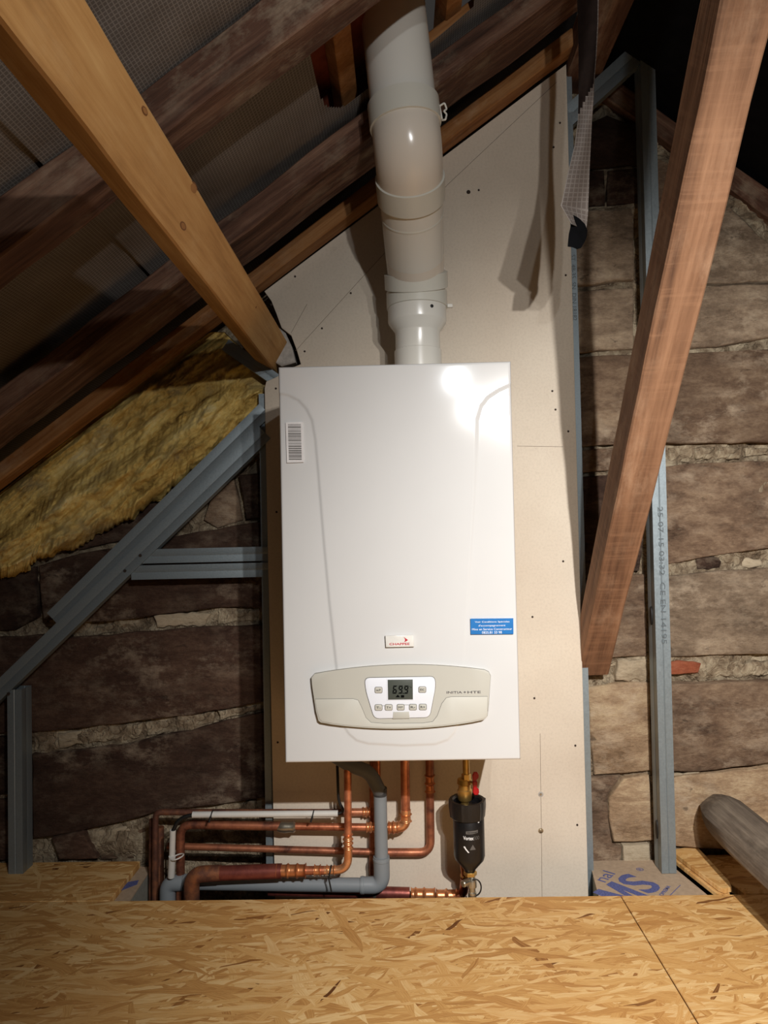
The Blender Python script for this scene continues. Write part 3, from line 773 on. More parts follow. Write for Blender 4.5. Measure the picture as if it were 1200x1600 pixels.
xr = at(48, 1200, .045).x
channel('stud_profile', Vector((xr, .024+.004, 0)), Vector((xr, .024+.004, at(30, 1078, 0).z)), .048, .035, (-1, 0, 0), M['steel'], s)
# diagonals on the left
s = thing('steel_rail', 'long galvanised rail sloping from behind the boiler to the lower left', 'rail', at(200, 900, 0), 'sloping galvanised rails')
a0 = at(414, 676, 0); a1 = at(-60, 1135, 0)
channel('rail_profile', a0+Vector((0, -.002, 0)), a1+Vector((0, -.002, 0)), .040, .03, (0, 1, 0), M['steel'], s, lip=0)
for a, b in ((219, 868), (195, 892), (13, 1084)): screw(at(a, b, -.0024), s, M['bit'], .004)
s = thing('steel_rail', 'shorter galvanised rail lying against the upper edge of the long sloping one', 'rail', at(230, 820, 0), 'sloping galvanised rails')
channel('rail_profile', at(414, 640, .002), at(82, 967, .002), .040, .03, (0, 1, 0), M['steel'], s, lip=0)
s = thing('steel_rail', 'horizontal galvanised double rail running left from the plasterboard', 'rail', at(320, 880, .004))
for dy in (-12, 13):
    channel('rail_profile', at(205, 882+dy, .005), at(424, 877+dy, .005), .034, .03, (0, 1, 0), M['steel'], s, lip=0)
s = thing('steel_rail', 'short dark galvanised rail beneath the pine purlin above the insulation', 'rail', at(390, 560, .03))
channel('rail_profile', at(352, 538, .020), at(432, 594, .020), .030, .028, (0, 1, 0), M['steel'], s, lip=0)
s = thing('steel_rail', 'galvanised rail sloping down left from the top of the tall stud', 'rail', at(940, 130, 0))
channel('rail_profile', at(1013, 72, .0165)+Vector((0, -.022, 0)), at(872, 196, .0165)+Vector((0, 0, 0)), .046, .03, (0, 1, 0), M['steel'], s, lip=0)
screw(at(1003, 80, -.008), s, M['nickel'], .003)

# ================================================================ boiler
ZB, BW, BH, BD = .36, .45, .763, .345
bo = thing('gas_boiler', 'white wall-hung gas boiler with beige control panel and digital display', 'boiler', (0, -.17, ZB))
box('casing', (-.2225, -.331, ZB+.002), (.2225, -.0005, ZB+BH-.002), M['boiler_side'], bo, .002, 2)
def bf(px, py):
    p = at(px, py, -.345); return (p.x, p.z)
def front():
    st = .0019; nx = int(BW/st); nz = int(BH/st)
    xs = np.linspace(-BW/2, BW/2, nx+1); zs = np.linspace(ZB, ZB+BH, nz+1); X, Z = np.meshgrid(xs, zs)
    Lc = np.array([bf(*q) for q in ((434, 614), (450, 617), (466, 625), (478, 638), (487, 656), (492, 685), (497, 740), (505, 840), (514, 940), (526, 1050), (536, 1140))])
    Rc = np.array([bf(*q) for q in ((800, 600), (780, 609), (763, 620), (752, 634), (746, 655), (745, 700), (742, 780), (737, 860), (731, 950), (724, 1050), (718, 1140))])
    Uc = np.array([bf(*q) for q in ((530, 1118), (536, 1134), (545, 1148), (557, 1158), (575, 1163), (630, 1166), (680, 1164), (700, 1157), (710, 1146), (717, 1130), (719, 1118))])
    def dist(L):
        D = np.full(X.shape, 9.0)
        for a, b in zip(L[:-1], L[1:]):
            ab = b-a; t = np.clip(((X-a[0])*ab[0]+(Z-a[1])*ab[1])/(ab@ab), 0, 1)
            D = np.minimum(D, np.hypot(X-a[0]-t*ab[0], Z-a[1]-t*ab[1]))
        return D
    sm = lambda d, w: (lambda t: t*t*(3-2*t))(np.clip(d/w*.5+.5, 0, 1))
    zl = Lc[::-1]; xl = np.interp(Z, zl[:, 1], zl[:, 0]); xl = np.where(Z > Lc[0, 1], -1, xl)
    zr = Rc[::-1]; xr_ = np.interp(Z, zr[:, 1], zr[:, 0]); xr_ = np.where(Z > Rc[0, 1], 1, xr_)
    DL = dist(Lc); DR = dist(Rc)
    hl = sm(np.where(X > xl, DL, -DL), .0035); hr = sm(np.where(X < xr_, DR, -DR), .0035)
    fade = np.clip((Z-(ZB+.12))/.30, .35, 1)
    zc = bf(620, 1088)[1]; up_ = (Z > zc)
    H = .0028*hl*(1-(1-hr)*fade)*sm(Z-zc, .06)
    DU = dist(Uc); uz = np.interp(X, Uc[:, 0], Uc[:, 1], left=9, right=9)
    H += .0018*sm(np.where(Z > uz, DU, -DU), .003)*(~up_)
    ed = np.minimum(np.minimum(X+BW/2, BW/2-X), np.minimum(Z-ZB, ZB+BH-Z)); rr = .004
    H -= np.where(ed < rr, rr-np.sqrt(np.maximum(0, rr*rr-(rr-ed)**2)), 0)
    Y = -.345+.0056-H+.0
    V = np.stack([X, Y, Z], -1).reshape(-1, 3).tolist(); W = nx+1
    Fc = [(j*W+i, j*W+i+1, (j+1)*W+i+1, (j+1)*W+i) for j in range(nz) for i in range(nx)]
    rim = [i for i in range(W)]+[j*W+nx for j in range(1, nz+1)]+[nz*W+i for i in range(nx-1, -1, -1)]+[j*W for j in range(nz-1, 0, -1)]
    base = len(V)
    for k in rim: V.append([V[k][0], -.325, V[k][2]])
    n = len(rim)
    for k in range(n):
        k2 = (k+1) % n; Fc.append((rim[k2], rim[k], base+k, base+k2))
    o = obj('front_cover', V, Fc, M['white_metal'], bo, smooth=True)
    o.data.set_sharp_from_angle(angle=R(60))
front()
FY = -.3457
def plate(name, pts, y0, y1, m, parent, bev=.0008, smoothpts=0):
    P = [Vector((x, y0, z)) for x, z in pts]
    return prism(name, P, (0, y1-y0, 0), m, parent, bev, 2)
def arc(a, b, sag, n=14):
    """points from a to b bowed by sag pixels (positive = upward)"""
    return [(a[0]+(b[0]-a[0])*i/n, a[1]+(b[1]-a[1])*i/n-sag*4*(i/n)*(1-i/n)) for i in range(n+1)]
def rnd(pts, r=5, k=4):
    out = []; n = len(pts)
    for i in range(n):
        a, b, c = Vector(pts[i-1]), Vector(pts[i]), Vector(pts[(i+1) % n]); u = a-b; v = c-b
        q = min(r, u.length*.45, v.length*.45); p0, p1 = b+u.normalized()*q, b+v.normalized()*q
        out += [tuple(p0*(1-s)**2+b*2*s*(1-s)+p1*s*s) for s in [j/k for j in range(k+1)]]
    return out
outer = arc((492, 1052), (757, 1046), 11, 18)+[(763, 1049), (766, 1055), (763, 1100), (761, 1118), (756, 1123)]+arc((754, 1124), (502, 1128), -11, 18)+[(498, 1125), (494, 1110), (488, 1070), (487, 1058)]
cp = plate('control_panel', [bf(*q) for q in outer], FY-.006, FY+.004, M['beige_plastic'], bo, .0012)
rim_ = [Vector((x, FY-.0028, z)) for x, z in [bf(*q) for q in outer]]
tube('panel_gap', rim_+[rim_[0]], .0006, M['seam'], cp, seg=6)
flapo = [(493, 1091), (552, 1090.5), (560, 1093), (565, 1103), (572, 1120), (580, 1127.5), (600, 1129), (660, 1128.5), (676, 1126), (683, 1117), (690, 1098), (697, 1089), (705, 1087.5), (761, 1087), (761, 1110), (759, 1119), (754, 1121.5)]+arc((752, 1122), (504, 1126), -11, 16)+[(500, 1122), (496, 1110)]
fp = plate('panel_flap', [bf(*q) for q in flapo], FY-.0072, FY-.004, M['beige_light'], cp, .0006)
sl = [Vector((bf(*q)[0], FY-.0062, bf(*q)[1])) for q in flapo[:15]]
tube('panel_seam', sl, .0006, M['seam'], cp, seg=6)
con = rnd([(570, 1058), (679, 1056), (680, 1072), (671, 1119), (585, 1121), (572, 1078)], 8)
tube('console_gap', [Vector((bf(*q)[0], FY-.0064, bf(*q)[1])) for q in con+[con[0]]], .0010, M['seam'], cp, seg=6)
cs = plate('console', [bf(*q) for q in con], FY-.0085, FY-.005, M['console'], bo, .0008)
dsf = plate('display_frame', [bf(*q) for q in rnd([(604, 1058.5), (646.5, 1058), (646.5, 1092.5), (604.5, 1093)], 1.5)], FY-.0090, FY-.008, M['console'], cs, .0002)
ds = plate('display', [bf(*q) for q in [(605.8, 1060.5), (644.8, 1060), (645, 1091), (606.5, 1091.5)]], FY-.0094, FY-.0085, M['lcd'], cs, .0001)
SEG = {'6': 'afgedc', '9': 'abcdfg'}
YD = FY-.0098
def seg7(ch, px, py, wd_, ht, parent):
    mid = py+ht/2; t = 2.0; sh = lambda y: (py+ht-y)*.10
    q = {'a': [(px, py), (px+wd_, py), (px+wd_-t, py+t), (px+t, py+t)], 'd': [(px+t, py+ht-t), (px+wd_-t, py+ht-t), (px+wd_, py+ht), (px, py+ht)],
         'g': [(px+.8, mid), (px+t, mid-t/2), (px+wd_-t, mid-t/2), (px+wd_-.8, mid), (px+wd_-t, mid+t/2), (px+t, mid+t/2)],
         'f': [(px, py+.6), (px+t, py+t+.6), (px+t, mid-t/2-.2), (px, mid-.4)], 'b': [(px+wd_, py+.6), (px+wd_, mid-.4), (px+wd_-t, mid-t/2-.2), (px+wd_-t, py+t+.6)],
         'e': [(px, mid+.4), (px+t, mid+t/2+.2), (px+t, py+ht-t-.6), (px, py+ht-.6)], 'c': [(px+wd_, mid+.4), (px+wd_, py+ht-.6), (px+wd_-t, py+ht-t-.6), (px+wd_-t, mid+t/2+.2)]}
    for s_ in SEG[ch]:
        plate('digit_segment', [bf(x+sh(y), y) for x, y in q[s_]], YD, YD+.0005, M['ink_black'], parent, 0)
for ch, x in (('6', 613.2), ('9', 622.0), ('9', 630.8)): seg7(ch, x, 1069.5, 6.4, 12.5, cs)
plate('decimal_point', [bf(*q) for q in [(629.2, 1080.6), (630.8, 1080.6), (630.8, 1082.2), (629.2, 1082.2)]], YD, YD+.0005, M['ink_black'], cs, 0)
text('°c', 'display_text', Vector((bf(639.5, 1073)[0], YD, bf(639.5, 1073)[1])), (1, 0, 0), (0, 0, 1), .0042, .0032, M['ink_black'], cs)
plate('display_icon', [bf(*q) for q in [(618, 1087.5), (621.5, 1083.5), (625, 1087.5)]], YD, YD+.0005, M['ink_black'], cs, 0)
plate('display_icon', [bf(*q) for q in [(626.5, 1084.3), (631.5, 1084.3), (631.5, 1088), (626.5, 1088)]], YD, YD+.0005, M['ink_black'], cs, 0)
for (x, y, s_) in ((591.7, 1076.5, 'm/P'), (659.6, 1075.8, 'ESC'), (591.7, 1103.6, 'T-'), (607.4, 1103.4, 'T+'), (626, 1103.2, 'M*'), (645, 1103, 'R-'), (660.4, 1102.8, 'R+')):
    b_ = plate('button', [bf(*q) for q in rnd([(x-5.4, y-4.3), (x+5.4, y-4.3), (x+5.4, y+4.3), (x-5.4, y+4.3)], 2.2)], FY-.0100, FY-.008, M['button'], cs, .0005)
    tube('button_rim', [Vector((bf(*q)[0], FY-.0087, bf(*q)[1])) for q in (lambda L: L+[L[0]])(rnd([(x-5.8, y-4.7), (x+5.8, y-4.7), (x+5.8, y+4.7), (x-5.8, y+4.7)], 2.4))], .00045, M['seam'], cs, seg=5)
    text(s_, 'button_symbol', Vector((bf(x-3.4, y+1.6)[0], FY-.0102, bf(x-3.4, y+1.6)[1])), (1, 0, 0), (0, 0, 1), .0082, .0040, M['ink_black'], cs)
for a, b in (((597.4, 1101), (601.8, 1101)), ((631.6, 1099.5), (639.4, 1099.5))):
    tube('print_line', [Vector((bf(*a)[0], FY-.0086, bf(*a)[1])), Vector((bf(*b)[0], FY-.0086, bf(*b)[1]))], .0003, M['seam'], cs, seg=5)
plate('console_tab', [bf(*q) for q in [(614.5, 1110.5), (639, 1110), (640, 1120.5), (613.5, 1121)]], FY-.0092, FY-.008, M['beige_plastic'], cs, .0004)
def btext(s_, x0, y1, x1, y0, m, parent, y=FY-.0074, name='lettering', **kw):
    a = bf(x0, y1); b = bf(x1, y0)
    return text(s_, name, Vector((a[0], y, a[1])), (1, 0, -.004), (.004, 0, 1), b[0]-a[0], b[1]-a[1], M[m], parent, **kw)
btext('INITIA', 697.5, 1082.5, 721.5, 1078.6, 'ink_silver', cp, bold=.01, y=FY-.0062)
btext('+', 723.8, 1082, 727.6, 1078.6, 'ink_silver', cp, bold=.02, y=FY-.0062)
btext('HTE', 730, 1082.2, 750.5, 1078.2, 'ink_silver', cp, bold=.01, y=FY-.0062)
bd = plate('maker_badge', [bf(*q) for q in [(602, 993), (646, 992), (647, 1010), (603, 1011)]], FY-.0035, FY+.002, M['badge'], bo, .0008)
btext('CHAPPEE', 608.5, 1007.6, 640, 1003.6, 'ink_red', bd, y=FY-.0037, bold=.02)
plate('emblem', [bf(*q) for q in [(630.5, 994.5), (634, 997), (637.5, 999.5), (634.5, 1001.5), (631.5, 1002.8), (633, 1000), (632.6, 997.5)]], FY-.0039, FY-.0034, M['ink_red'], bd, 0)
bl = plate('service_label', [bf(*q) for q in [(735.2, 966.8), (802, 966.2), (802.3, 990.6), (735.6, 991.2)]], -.3452, -.341, M['blue_label'], bo, 0)
bl['label'] = 'blue service label with white lettering'
yl = -.3453
for s_, x0, x1, yb in (('Voir Conditions Spéciales', 742, 796, 973.8), ("d'accompagnement", 747.5, 789.5, 979.6), ('Mise en Service Constructeur', 737.6, 800, 984.9), ('0825.81 33 98', 753, 784, 990.2)):
    btext(s_, x0, yb, x1, yb-4.3, 'ink_white', bl, y=yl-.0003)
bc = plate('barcode_label', [bf(*q) for q in [(446, 660), (472, 659), (474, 722), (448, 723)]], -.3432, -.339, M['paper'], bo, 0)
rs = random.Random(3); y = 662.5
bars = []
while y < 719:
    h_ = rs.choice([.7, .9, 1.3, 1.9]); off = (y-660)*.028
    bars.append((449.5+off, 469.8+off, y, h_)); y += h_+rs.choice([.7, .9, 1.2])
bm = bmesh.new(); yy_ = -.3433
for x0, x1, y, h_ in bars:
    q = [bf(x0, y), bf(x1, y), bf(x1, y+h_), bf(x0, y+h_)]; f = bm.faces.new([bm.verts.new((a, yy_, b)) for a, b in q])
o = frombm('barcode_print', bm, M['ink_grey'], bc); o.matrix_parent_inverse = Matrix.Identity(4) if False else o.matrix_parent_inverse; o['kind'] = 'stuff'

# ================================================================ flue
fx = at(652, 500, -.14).x
A_ = Vector((fx, -.14, ZB+BH-.003)); B_ = at(650, 442, -.14); B_.x = fx; C_ = at(638, 236, -.400); D_ = at(611, -10, -.402); D2 = D_+(D_-C_).normalized()*.35
fl_ = thing('flue_pipe', 'white twin-wall flue pipe bending up from the boiler through the roof', 'flue', A_)
zA = A_.z
zz = lambda py: at(652, py, -.14).z
lathe('reducer', [(.052, 0), (.052, zz(549)-zA), (.0495, zz(548)-zA), (.0495, zz(521)-zA), (.0505, zz(519)-zA), (.0635, zz(506)-zA), (.0645, zz(503)-zA), (.0645, zz(480)-zA)], A_, (0, 0, 1), M['flue'], fl_, 48)
lathe('collar', [(.0645, 0), (.067, .001), (.0672, zz(457)-zz(483)-.002), (.065, zz(457)-zz(483))], Vector((fx, -.14, zz(483))), (0, 0, 1), M['flue_collar'], fl_, 48)
lathe('test_plug', [(.004, -.002), (.0036, .001), (.001, .0015)], Vector((fx+.030, -.14-.0575, zz(491))), (.45, -.89, 0), M['rubber'], fl_, 12)
cen = fillet([Vector((fx, -.14, zz(470))), B_, C_, D2], .055, 10)
u1 = (C_-B_).normalized(); u2 = (D_-C_).normalized()
L1 = (C_-B_).length
# split centreline: lower bend, straight, upper bend, straight
lowb = fillet([Vector((fx, -.14, zz(470))), B_, B_+u1*.085], .05, 10)
tube('lower_bend', lowb, .0622, M['flue_bend'], fl_, seg=48)
midp = [B_+u1*.075, C_-u1*.075]
tube('middle_section', midp, .0625, M['flue'], fl_, seg=48)
hib = fillet([C_-u1*.085, C_, C_+u2*.075], .06, 12)
tube('upper_bend', hib, .0640, M['flue_bend'], fl_, seg=48)
tube('upper_section', [C_+u2*.06, D2], .0615, M['flue'], fl_, seg=48)
def ring(p, ax, r, ln, name='collar', m='flue_collar'):
    return lathe(name, [(r-.003, 0), (r, .0012), (r, ln-.0012), (r-.003, ln)], p, ax, M[m], fl_, 48)
mid1 = (Vector((0, 0, 1))+u1).normalized()
pl_ = B_+Vector((0, 0, 0))
ax_ = (Vector((0, 0, .8))+u1*.6).normalized(); ring(B_+(u1-Vector((0, 0, 1)))*.0125-ax_*.010, ax_, .0695, .034, 'locking_band')
ring(C_-u1*.098, u1, .0672, .047)
lathe('seam_ring', [(.0625, 0), (.0632, .0006), (.0632, .004), (.0625, .005)], C_-u1*.135, u1, M['flue_collar'], fl_, 48)
ring(C_+u2*.045, u2, .0672, .046, 'locking_band')
def latch(px, py, Y, s=1.0, an=0):
    c = at(px, py, Y); pts = [(-.5, -1), (-.7, 1), (.3, 1.1), (.7, .4), (0, 0), (.6, -.3), (.2, -1.2), (-.4, -1)]
    ca, sa = math.cos(an), math.sin(an)
    P = [c+Vector(((a*ca-b*sa)*.008*s, -.004+(.002 if i % 2 else -.003), (a*sa+b*ca)*.012*s)) for i, (a, b) in enumerate(pts)]
    tube('latch_clip', P, .0016*s, M['flue'], fl_, bend=.003, seg=8)
latch(693, 177, -.40, 1.15, .1); latch(688, 424, -.17, 1.0, -.9)
box('terminal_clip', tuple(at(703, 478, -.15)-Vector((.006, .004, .004))), tuple(at(703, 478, -.15)+Vector((.006, .004, .004))), M['flue'], fl_, .001)

# ================================================================ pipework
def fit(p, d, r, ln, parent, m='copper_fit', rings=(0, .35, .65, 1)):
    prof = []; n = 40
    for i in range(n+1):
        s_ = i/n; b = sum(math.exp(-((s_-q)*ln/.0022)**2) for q in rings); prof.append((r*1.06+min(1, b)*.0030, s_*ln))
    return lathe('press_fitting', [(r, 0)]+prof+[(r, ln)], p, d, M[m], parent, 20)
BZ = ZB+.004
def cpipe(label, name='copper_pipe'): return thing(name, label, 'pipe', (0, -.05, 0), 'copper pipes under the boiler')
# P1 front heating pipe
p = cpipe('copper pipe dropping under the boiler left side and turning left, in front')
YA = -.104
t_ = at(544, 1195, YA); t_.z = BZ; b_ = at(544, 1359, YA); l_ = at(440, 1361, YA)
tube('pipe', [t_, at(544, 1325, YA)], .0085, M['copper'], p, seg=20)
tube('elbow', fillet([at(544, 1318, YA), b_, at(505, 1360, YA)], .045, 8), .0092, M['copper_fit'], p, seg=20)
fit(at(544, 1325, YA), (0, 0, 1), .0085, .030, p); fit(at(523, 1359.5, YA), (-1, 0, 0), .0085, .018, p, rings=(0, 1))
fit(at(501, 1360, YA), (-1, 0, 0), .0095, .014, p, rings=(0, 1))
tube('pipe', [at(507, 1360, YA), at(474, 1360.5, YA)], .0095, M['copper'], p)
fit(at(478, 1360.5, YA), (-1, 0, 0), .0125, .065, p, rings=(.0, .3, .62, 1))
tube('main_pipe', fillet([at(440, 1361, YA), at(299, 1366, YA), at(301, 1440, YA+.02)], .026, 8), .0158, M['copper_red'], p)
tube('soldered_elbow', fillet([at(345, 1364, YA), at(299, 1366, YA), at(301, 1440, YA+.02)], .030, 8), .0172, M['copper_dirty'], p)
# P2
p = cpipe('copper pipe under the boiler centre with bright elbow turning left behind the grey waste')
YB_ = -.046
t_ = at(633, 1195, YB_); t_.z = BZ
tube('pipe', [t_, at(634, 1275, YB_)], .0105, M['copper'], p)
tube('elbow', fillet([at(634, 1265, YB_), at(634, 1292, YB_), at(606, 1293, YB_)], .035, 8), .0115, M['copper_fit'], p)
fit(at(634, 1283, YB_), (0, 0, 1), .011, .016, p, rings=(0, 1)); fit(at(622, 1293, YB_), (-1, 0, 0), .0115, .022, p, rings=(0, .5, 1))
tube('pipe', [at(607, 1293, YB_), at(430, 1291, YB_)], .0085, M['copper'], p)
fit(at(586, 1292.5, YB_), (-1, 0, 0), .0095, .020, p, rings=(0, .5, 1))
tube('old_pipe', fillet([at(440, 1291, YB_), at(282, 1288, YB_), at(282, 1440, YB_)], .03, 8), .0098, M['copper_dull'], p)
lathe('solder_joint', [(.009, 0), (.0125, .004), (.0115, .014), (.013, .024), (.0115, .036), (.009, .042)], at(462, 1292, YB_), (-1, 0, 0), M['nickel'], p, 18)
# P3
p = cpipe('copper pipe dropping nearest the black filter and turning left low down')
YC_ = -.019
t_ = at(672, 1195, YC_); t_.z = BZ
tube('pipe', fillet([t_, at(673, 1332, YC_), at(606, 1332, YC_)], .028, 8), .0095, M['copper_dull'], p)
fit(at(672, 1237, YC_), (0, 0, 1), .0092, .038, p, rings=(0, .5, 1))
tube('pipe', [at(610, 1332, YC_), at(262, 1322, YC_)], .0080, M['copper_dull'], p)
# P4
p = cpipe('thin copper pipe with uppermost horizontal run turning down at far left')
YD_ = -.014
t_ = at(590, 1195, YD_); t_.z = BZ
tube('riser', [at(583, 1240, YD_)+Vector((0, 0, .08)), at(583, 1440, YD_)+Vector((0, 0, .11))], .0068, M['copper_dull'], p)
tube('pipe', [at(578, 1269, YD_), at(548, 1269, YD_)], .0088, M['copper'], p)
fit(at(579, 1269, YD_), (-1, 0, 0), .0092, .018, p, rings=(0, .5, 1))
tube('pipe', fillet([at(550, 1269, YD_), at(243, 1269, YD_), at(242, 1445, YD_)], .016, 6), .0072, M['copper_dirty'], p)
tube('old_riser', [at(238, 1280, .01), at(237, 1445, .01)], .0075, M['copper_dirty'], p)
tube('old_riser', [at(250, 1292, .02), at(250, 1445, .02)], .0095, M['copper_dirty'], p)
# P5
p = cpipe('lowest maroon copper pipe running left from the brass valve below the filter')
YE = -.038
tube('pipe', [at(640, 1396, YE), at(420, 1390, YE)], .0135, M['copper_red'], p)
lathe('pipe_joint', [(.0135, 0), (.0145, .002), (.0145, .006), (.0135, .008)], at(588, 1394, YE), (-1, 0, 0), M['nickel'], p, 18)
fit(at(714, 1399, YE), (-1, 0, .005), .0118, .048, p, rings=(0, .5, 1)); fit(at(680, 1398, YE), (-1, 0, .02), .0125, .056, p, rings=(0, .45, .8, 1))
tube('elbow', fillet([at(700, 1398, YE), at(724, 1398, YE), at(727, 1372, YE-.02)], .03, 8), .0105, M['copper'], p)
tube('riser', [at(727, 1378, YE-.02), at(723, 1350, YE-.03)], .0065, M['copper_fit'], p)
lathe('compression_nut', [(.010, 0), (.0115, .002), (.0115, .008), (.010, .010)], at(727, 1371, YE-.02), (0, 0, 1), M['brass'], p, 6)
# vertical copper behind hose: small stub
p = cpipe('short copper gas pipe stub behind the dark condensate hose')
t_ = at(591, 1195, -.04); t_.z = BZ
tube('pipe', [t_, at(591, 1240, -.04)], .006, M['copper'], p)

# grey waste pipe
g = thing('waste_pipe', 'grey plastic condensate waste pipe with dark hose looping under the boiler', 'pipe', (-.05, -.06, 0))
YG = -.072
tube('hose', fillet([at(522, 1180, YG-.03), at(548, 1196, YG-.03), at(578, 1206, YG-.02), at(594, 1238, YG)], .05, 10), .0155, M['pvc_dark'], g)
lathe('hose_collar', [(.0150, 0), (.0158, .001), (.0158, .017), (.0150, .018)], at(594, 1243, YG), (0, 0, 1), M['pvc_collar'], g, 24)
tube('pipe', [at(594, 1241, YG), at(596, 1345, YG)], .0150, M['pvc'], g, seg=24)
tube('elbow', fillet([at(596, 1338, YG), at(597, 1383, YG), at(563, 1383, YG)], .045, 10), .0182, M['pvc'], g, seg=24)
for q, d in ((at(596, 1345, YG), (0, 0, 1)), (at(569, 1383, YG), (-1, 0, 0))):
    lathe('socket', [(.0182, 0), (.0190, .001), (.0190, .006), (.0178, .007)], q, d, M['pvc'], g, 24)
tube('pipe', [at(566, 1383, YG), at(284, 1379, YG+.02)], .0155, M['pvc'], g, seg=24)
tube('elbow', fillet([at(287, 1379, YG+.02), at(262, 1380, YG+.02), at(262, 1450, YG+.02)], .036, 10), .0178, M['pvc'], g, seg=24)
lathe('socket', [(.0178, 0), (.0186, .001), (.0186, .006), (.0178, .007)], at(287, 1379, YG+.02), (1, 0, 0), M['pvc'], g, 24)

# conduits, cables, ties
c_ = thing('cable_conduit', 'white plastic cable conduit in two lengths beside the upper left pipes', 'conduit', (-.4, -.07, .1))
YW = -.078
tube('horizontal_tube', [at(301, 1273, YW), at(528, 1271, YW)], .0070, M['white_pvc'], c_)
tube('vertical_tube', [at(270, 1297, YW), at(268, 1370, YW+.01)], .0068, M['white_pvc'], c_)
tube('tube_socket', [at(269, 1338, YW), at(267.5, 1370, YW+.01)], .0078, M['white_pvc'], c_)
cb = thing('power_cable', 'black cable dropping from the boiler and bending into the white conduit', 'cable', (-.2, -.07, .1))
tube('cable', fillet([at(527, 1196, YW+.01), at(528, 1225, YW), at(529, 1252, YW), at(538, 1268, YW), at(526, 1272, YW)], .02, 6), .0032, M['cable'], cb, seg=10)
tube('cable', fillet([at(305, 1273, YW), at(288, 1276, YW), at(277, 1284, YW), at(270, 1299, YW)], .02, 6), .0046, M['cable'], cb, seg=12)
for (x, y, Y, r, ax, lab) in ((331, 1272, YW, .0090, (1, 0, 0), 'black cable tie near the left end of the horizontal white conduit'), (489, 1272, YW, .0090, (1, 0, 0), 'black cable tie near the right end of the horizontal white conduit')):
    t = thing('cable_tie', lab, 'cable tie', at(x, y, Y), 'cable ties on the pipes'); c = at(x, y, Y); q = [c+Vector((.002*math.sin(a), r*math.cos(a), r*math.sin(a)-.0015)) for a in [2*math.pi*i/20 for i in range(21)]]
    tube('strap', q, .0014, M['cable'], t, seg=8); tube('tail', [c+Vector((0, -r, -.002)), c+Vector((-.004, -r-.002, -.014))], .0022, M['cable'], t, seg=8)
t = thing('cable_tie', 'black cable tie binding the copper pipe to the grey waste pipe', 'cable tie', at(516, 1370, YA), 'cable ties on the pipes')
c = at(514, 1360, YA); q = [c+Vector((.003*math.sin(a)+.002, .012*math.cos(a), .0135*math.sin(a)-.004)) for a in [2*math.pi*i/20 for i in range(21)]]
tube('strap', q, .0019, M['cable'], t, seg=8); tube('tail', [c+Vector((0, -.012, -.010)), c+Vector((.006, -.012, -.042))], .0018, M['cable'], t, seg=8)
t = thing('cable_tie', 'white cable tie holding the vertical conduit to the old pipe', 'cable tie', at(277, 1340, YW), 'cable ties on the pipes')
c = at(277, 1339, YW); tube('strap', [c+Vector((.014*math.cos(a), .014*math.sin(a), .004*math.cos(a))) for a in [2*math.pi*i/20 for i in range(21)]], .0016, M['white_pvc'], t, seg=8)

# ================================================================ filter, valve
YF = -.115
fb = at(734, 1361, YF); ft = at(730, 1262, YF); fh = ft.z-fb.z
fi = thing('magnetic_filter', 'black cylindrical system filter with ribbed cap hanging below the red valve', 'filter', fb)
px2 = lambda a: a/1150*1.64
lathe('filter_bowl', [(px2(8), 0), (px2(9.5), px2(4)), (px2(22.3), px2(19)), (px2(24), px2(25)), (px2(24), px2(82)), (px2(23), px2(84)), (px2(23), px2(100))], fb, (0, 0, 1), M['black_plastic'], fi, 40)
def cap():
    V = []; Fc = []; seg = 48; base = Vector((fb.x-.002, YF, fb.z+px2(82)))
    prof = [(.0345, .0), (.037, .003), (.0395, .026), (.039, .040), (.033, .040), (.030, .036), (.029, .022), (.012, .021), (.010, .030), (0.0005, .030)]
    for i, (r, h) in enumerate(prof):
        for k in range(seg):
            a = 2*math.pi*k/seg; rr = r
            if i in (1, 2, 3): rr *= 1+(.045 if (k % 8) in (0, 1) else 0)+(.012 if k % 2 else 0)
            V.append(base+Vector((rr*math.cos(a), rr*math.sin(a), h)))
    for i in range(len(prof)-1):
        for k in range(seg):
            k2 = (k+1) % seg; Fc.append((i*seg+k, i*seg+k2, (i+1)*seg+k2, (i+1)*seg+k))
    Fc.append(tuple(range(seg-1, -1, -1)))
    o = obj('filter_cap', V, Fc, M['black_plastic'], fi, smooth=True); o.data.set_sharp_from_angle(angle=R(25))
cap()
def onbowl(s_, x0, y1, x1, y0, m, bold=.0, name='lettering', dy=0):
    """lettering wrapped on the bowl"""
    a = at(x0, y1, YF-px2(24.2)); b = at(x1, y0, YF-px2(24.2))
    o = text(s_, name, a, (1, 0, 0), (0, 0, 1), b.x-a.x, b.z-a.z, M[m], fi, .0001, bold)
    r = px2(24)+.0003
    for v in o.data.vertices:
        x = v.co.x+o.location.x-fb.x; v.co.y = -math.sqrt(max(0, (r+.0004)**2-x*x))+YF-o.location.y+(v.co.y*.5)
    return o
onbowl('Vortex', 724, 1313, 740, 1307, 'ink_white', .02); onbowl('300', 740.5, 1313, 749, 1307, 'ink_grey')
def bowlpatch(pts, m, name):
    bm = bmesh.new(); r = px2(24)+.00025
    qs = [at(a, b, YF-r) for a, b in pts]
    bm.faces.new([bm.verts.new((q.x, 0, q.z)) for q in qs])
    x = min(q.x for q in qs)+.0012
    while x < max(q.x for q in qs):
        bmesh.ops.bisect_plane(bm, geom=bm.verts[:]+bm.edges[:]+bm.faces[:], plane_co=(x, 0, 0), plane_no=(1, 0, 0)); x += .0015
    for v in bm.verts: v.co.y = YF-math.sqrt(max(0, r*r-(v.co.x-fb.x)**2))
    return frombm(name, bm, M[m], fi)
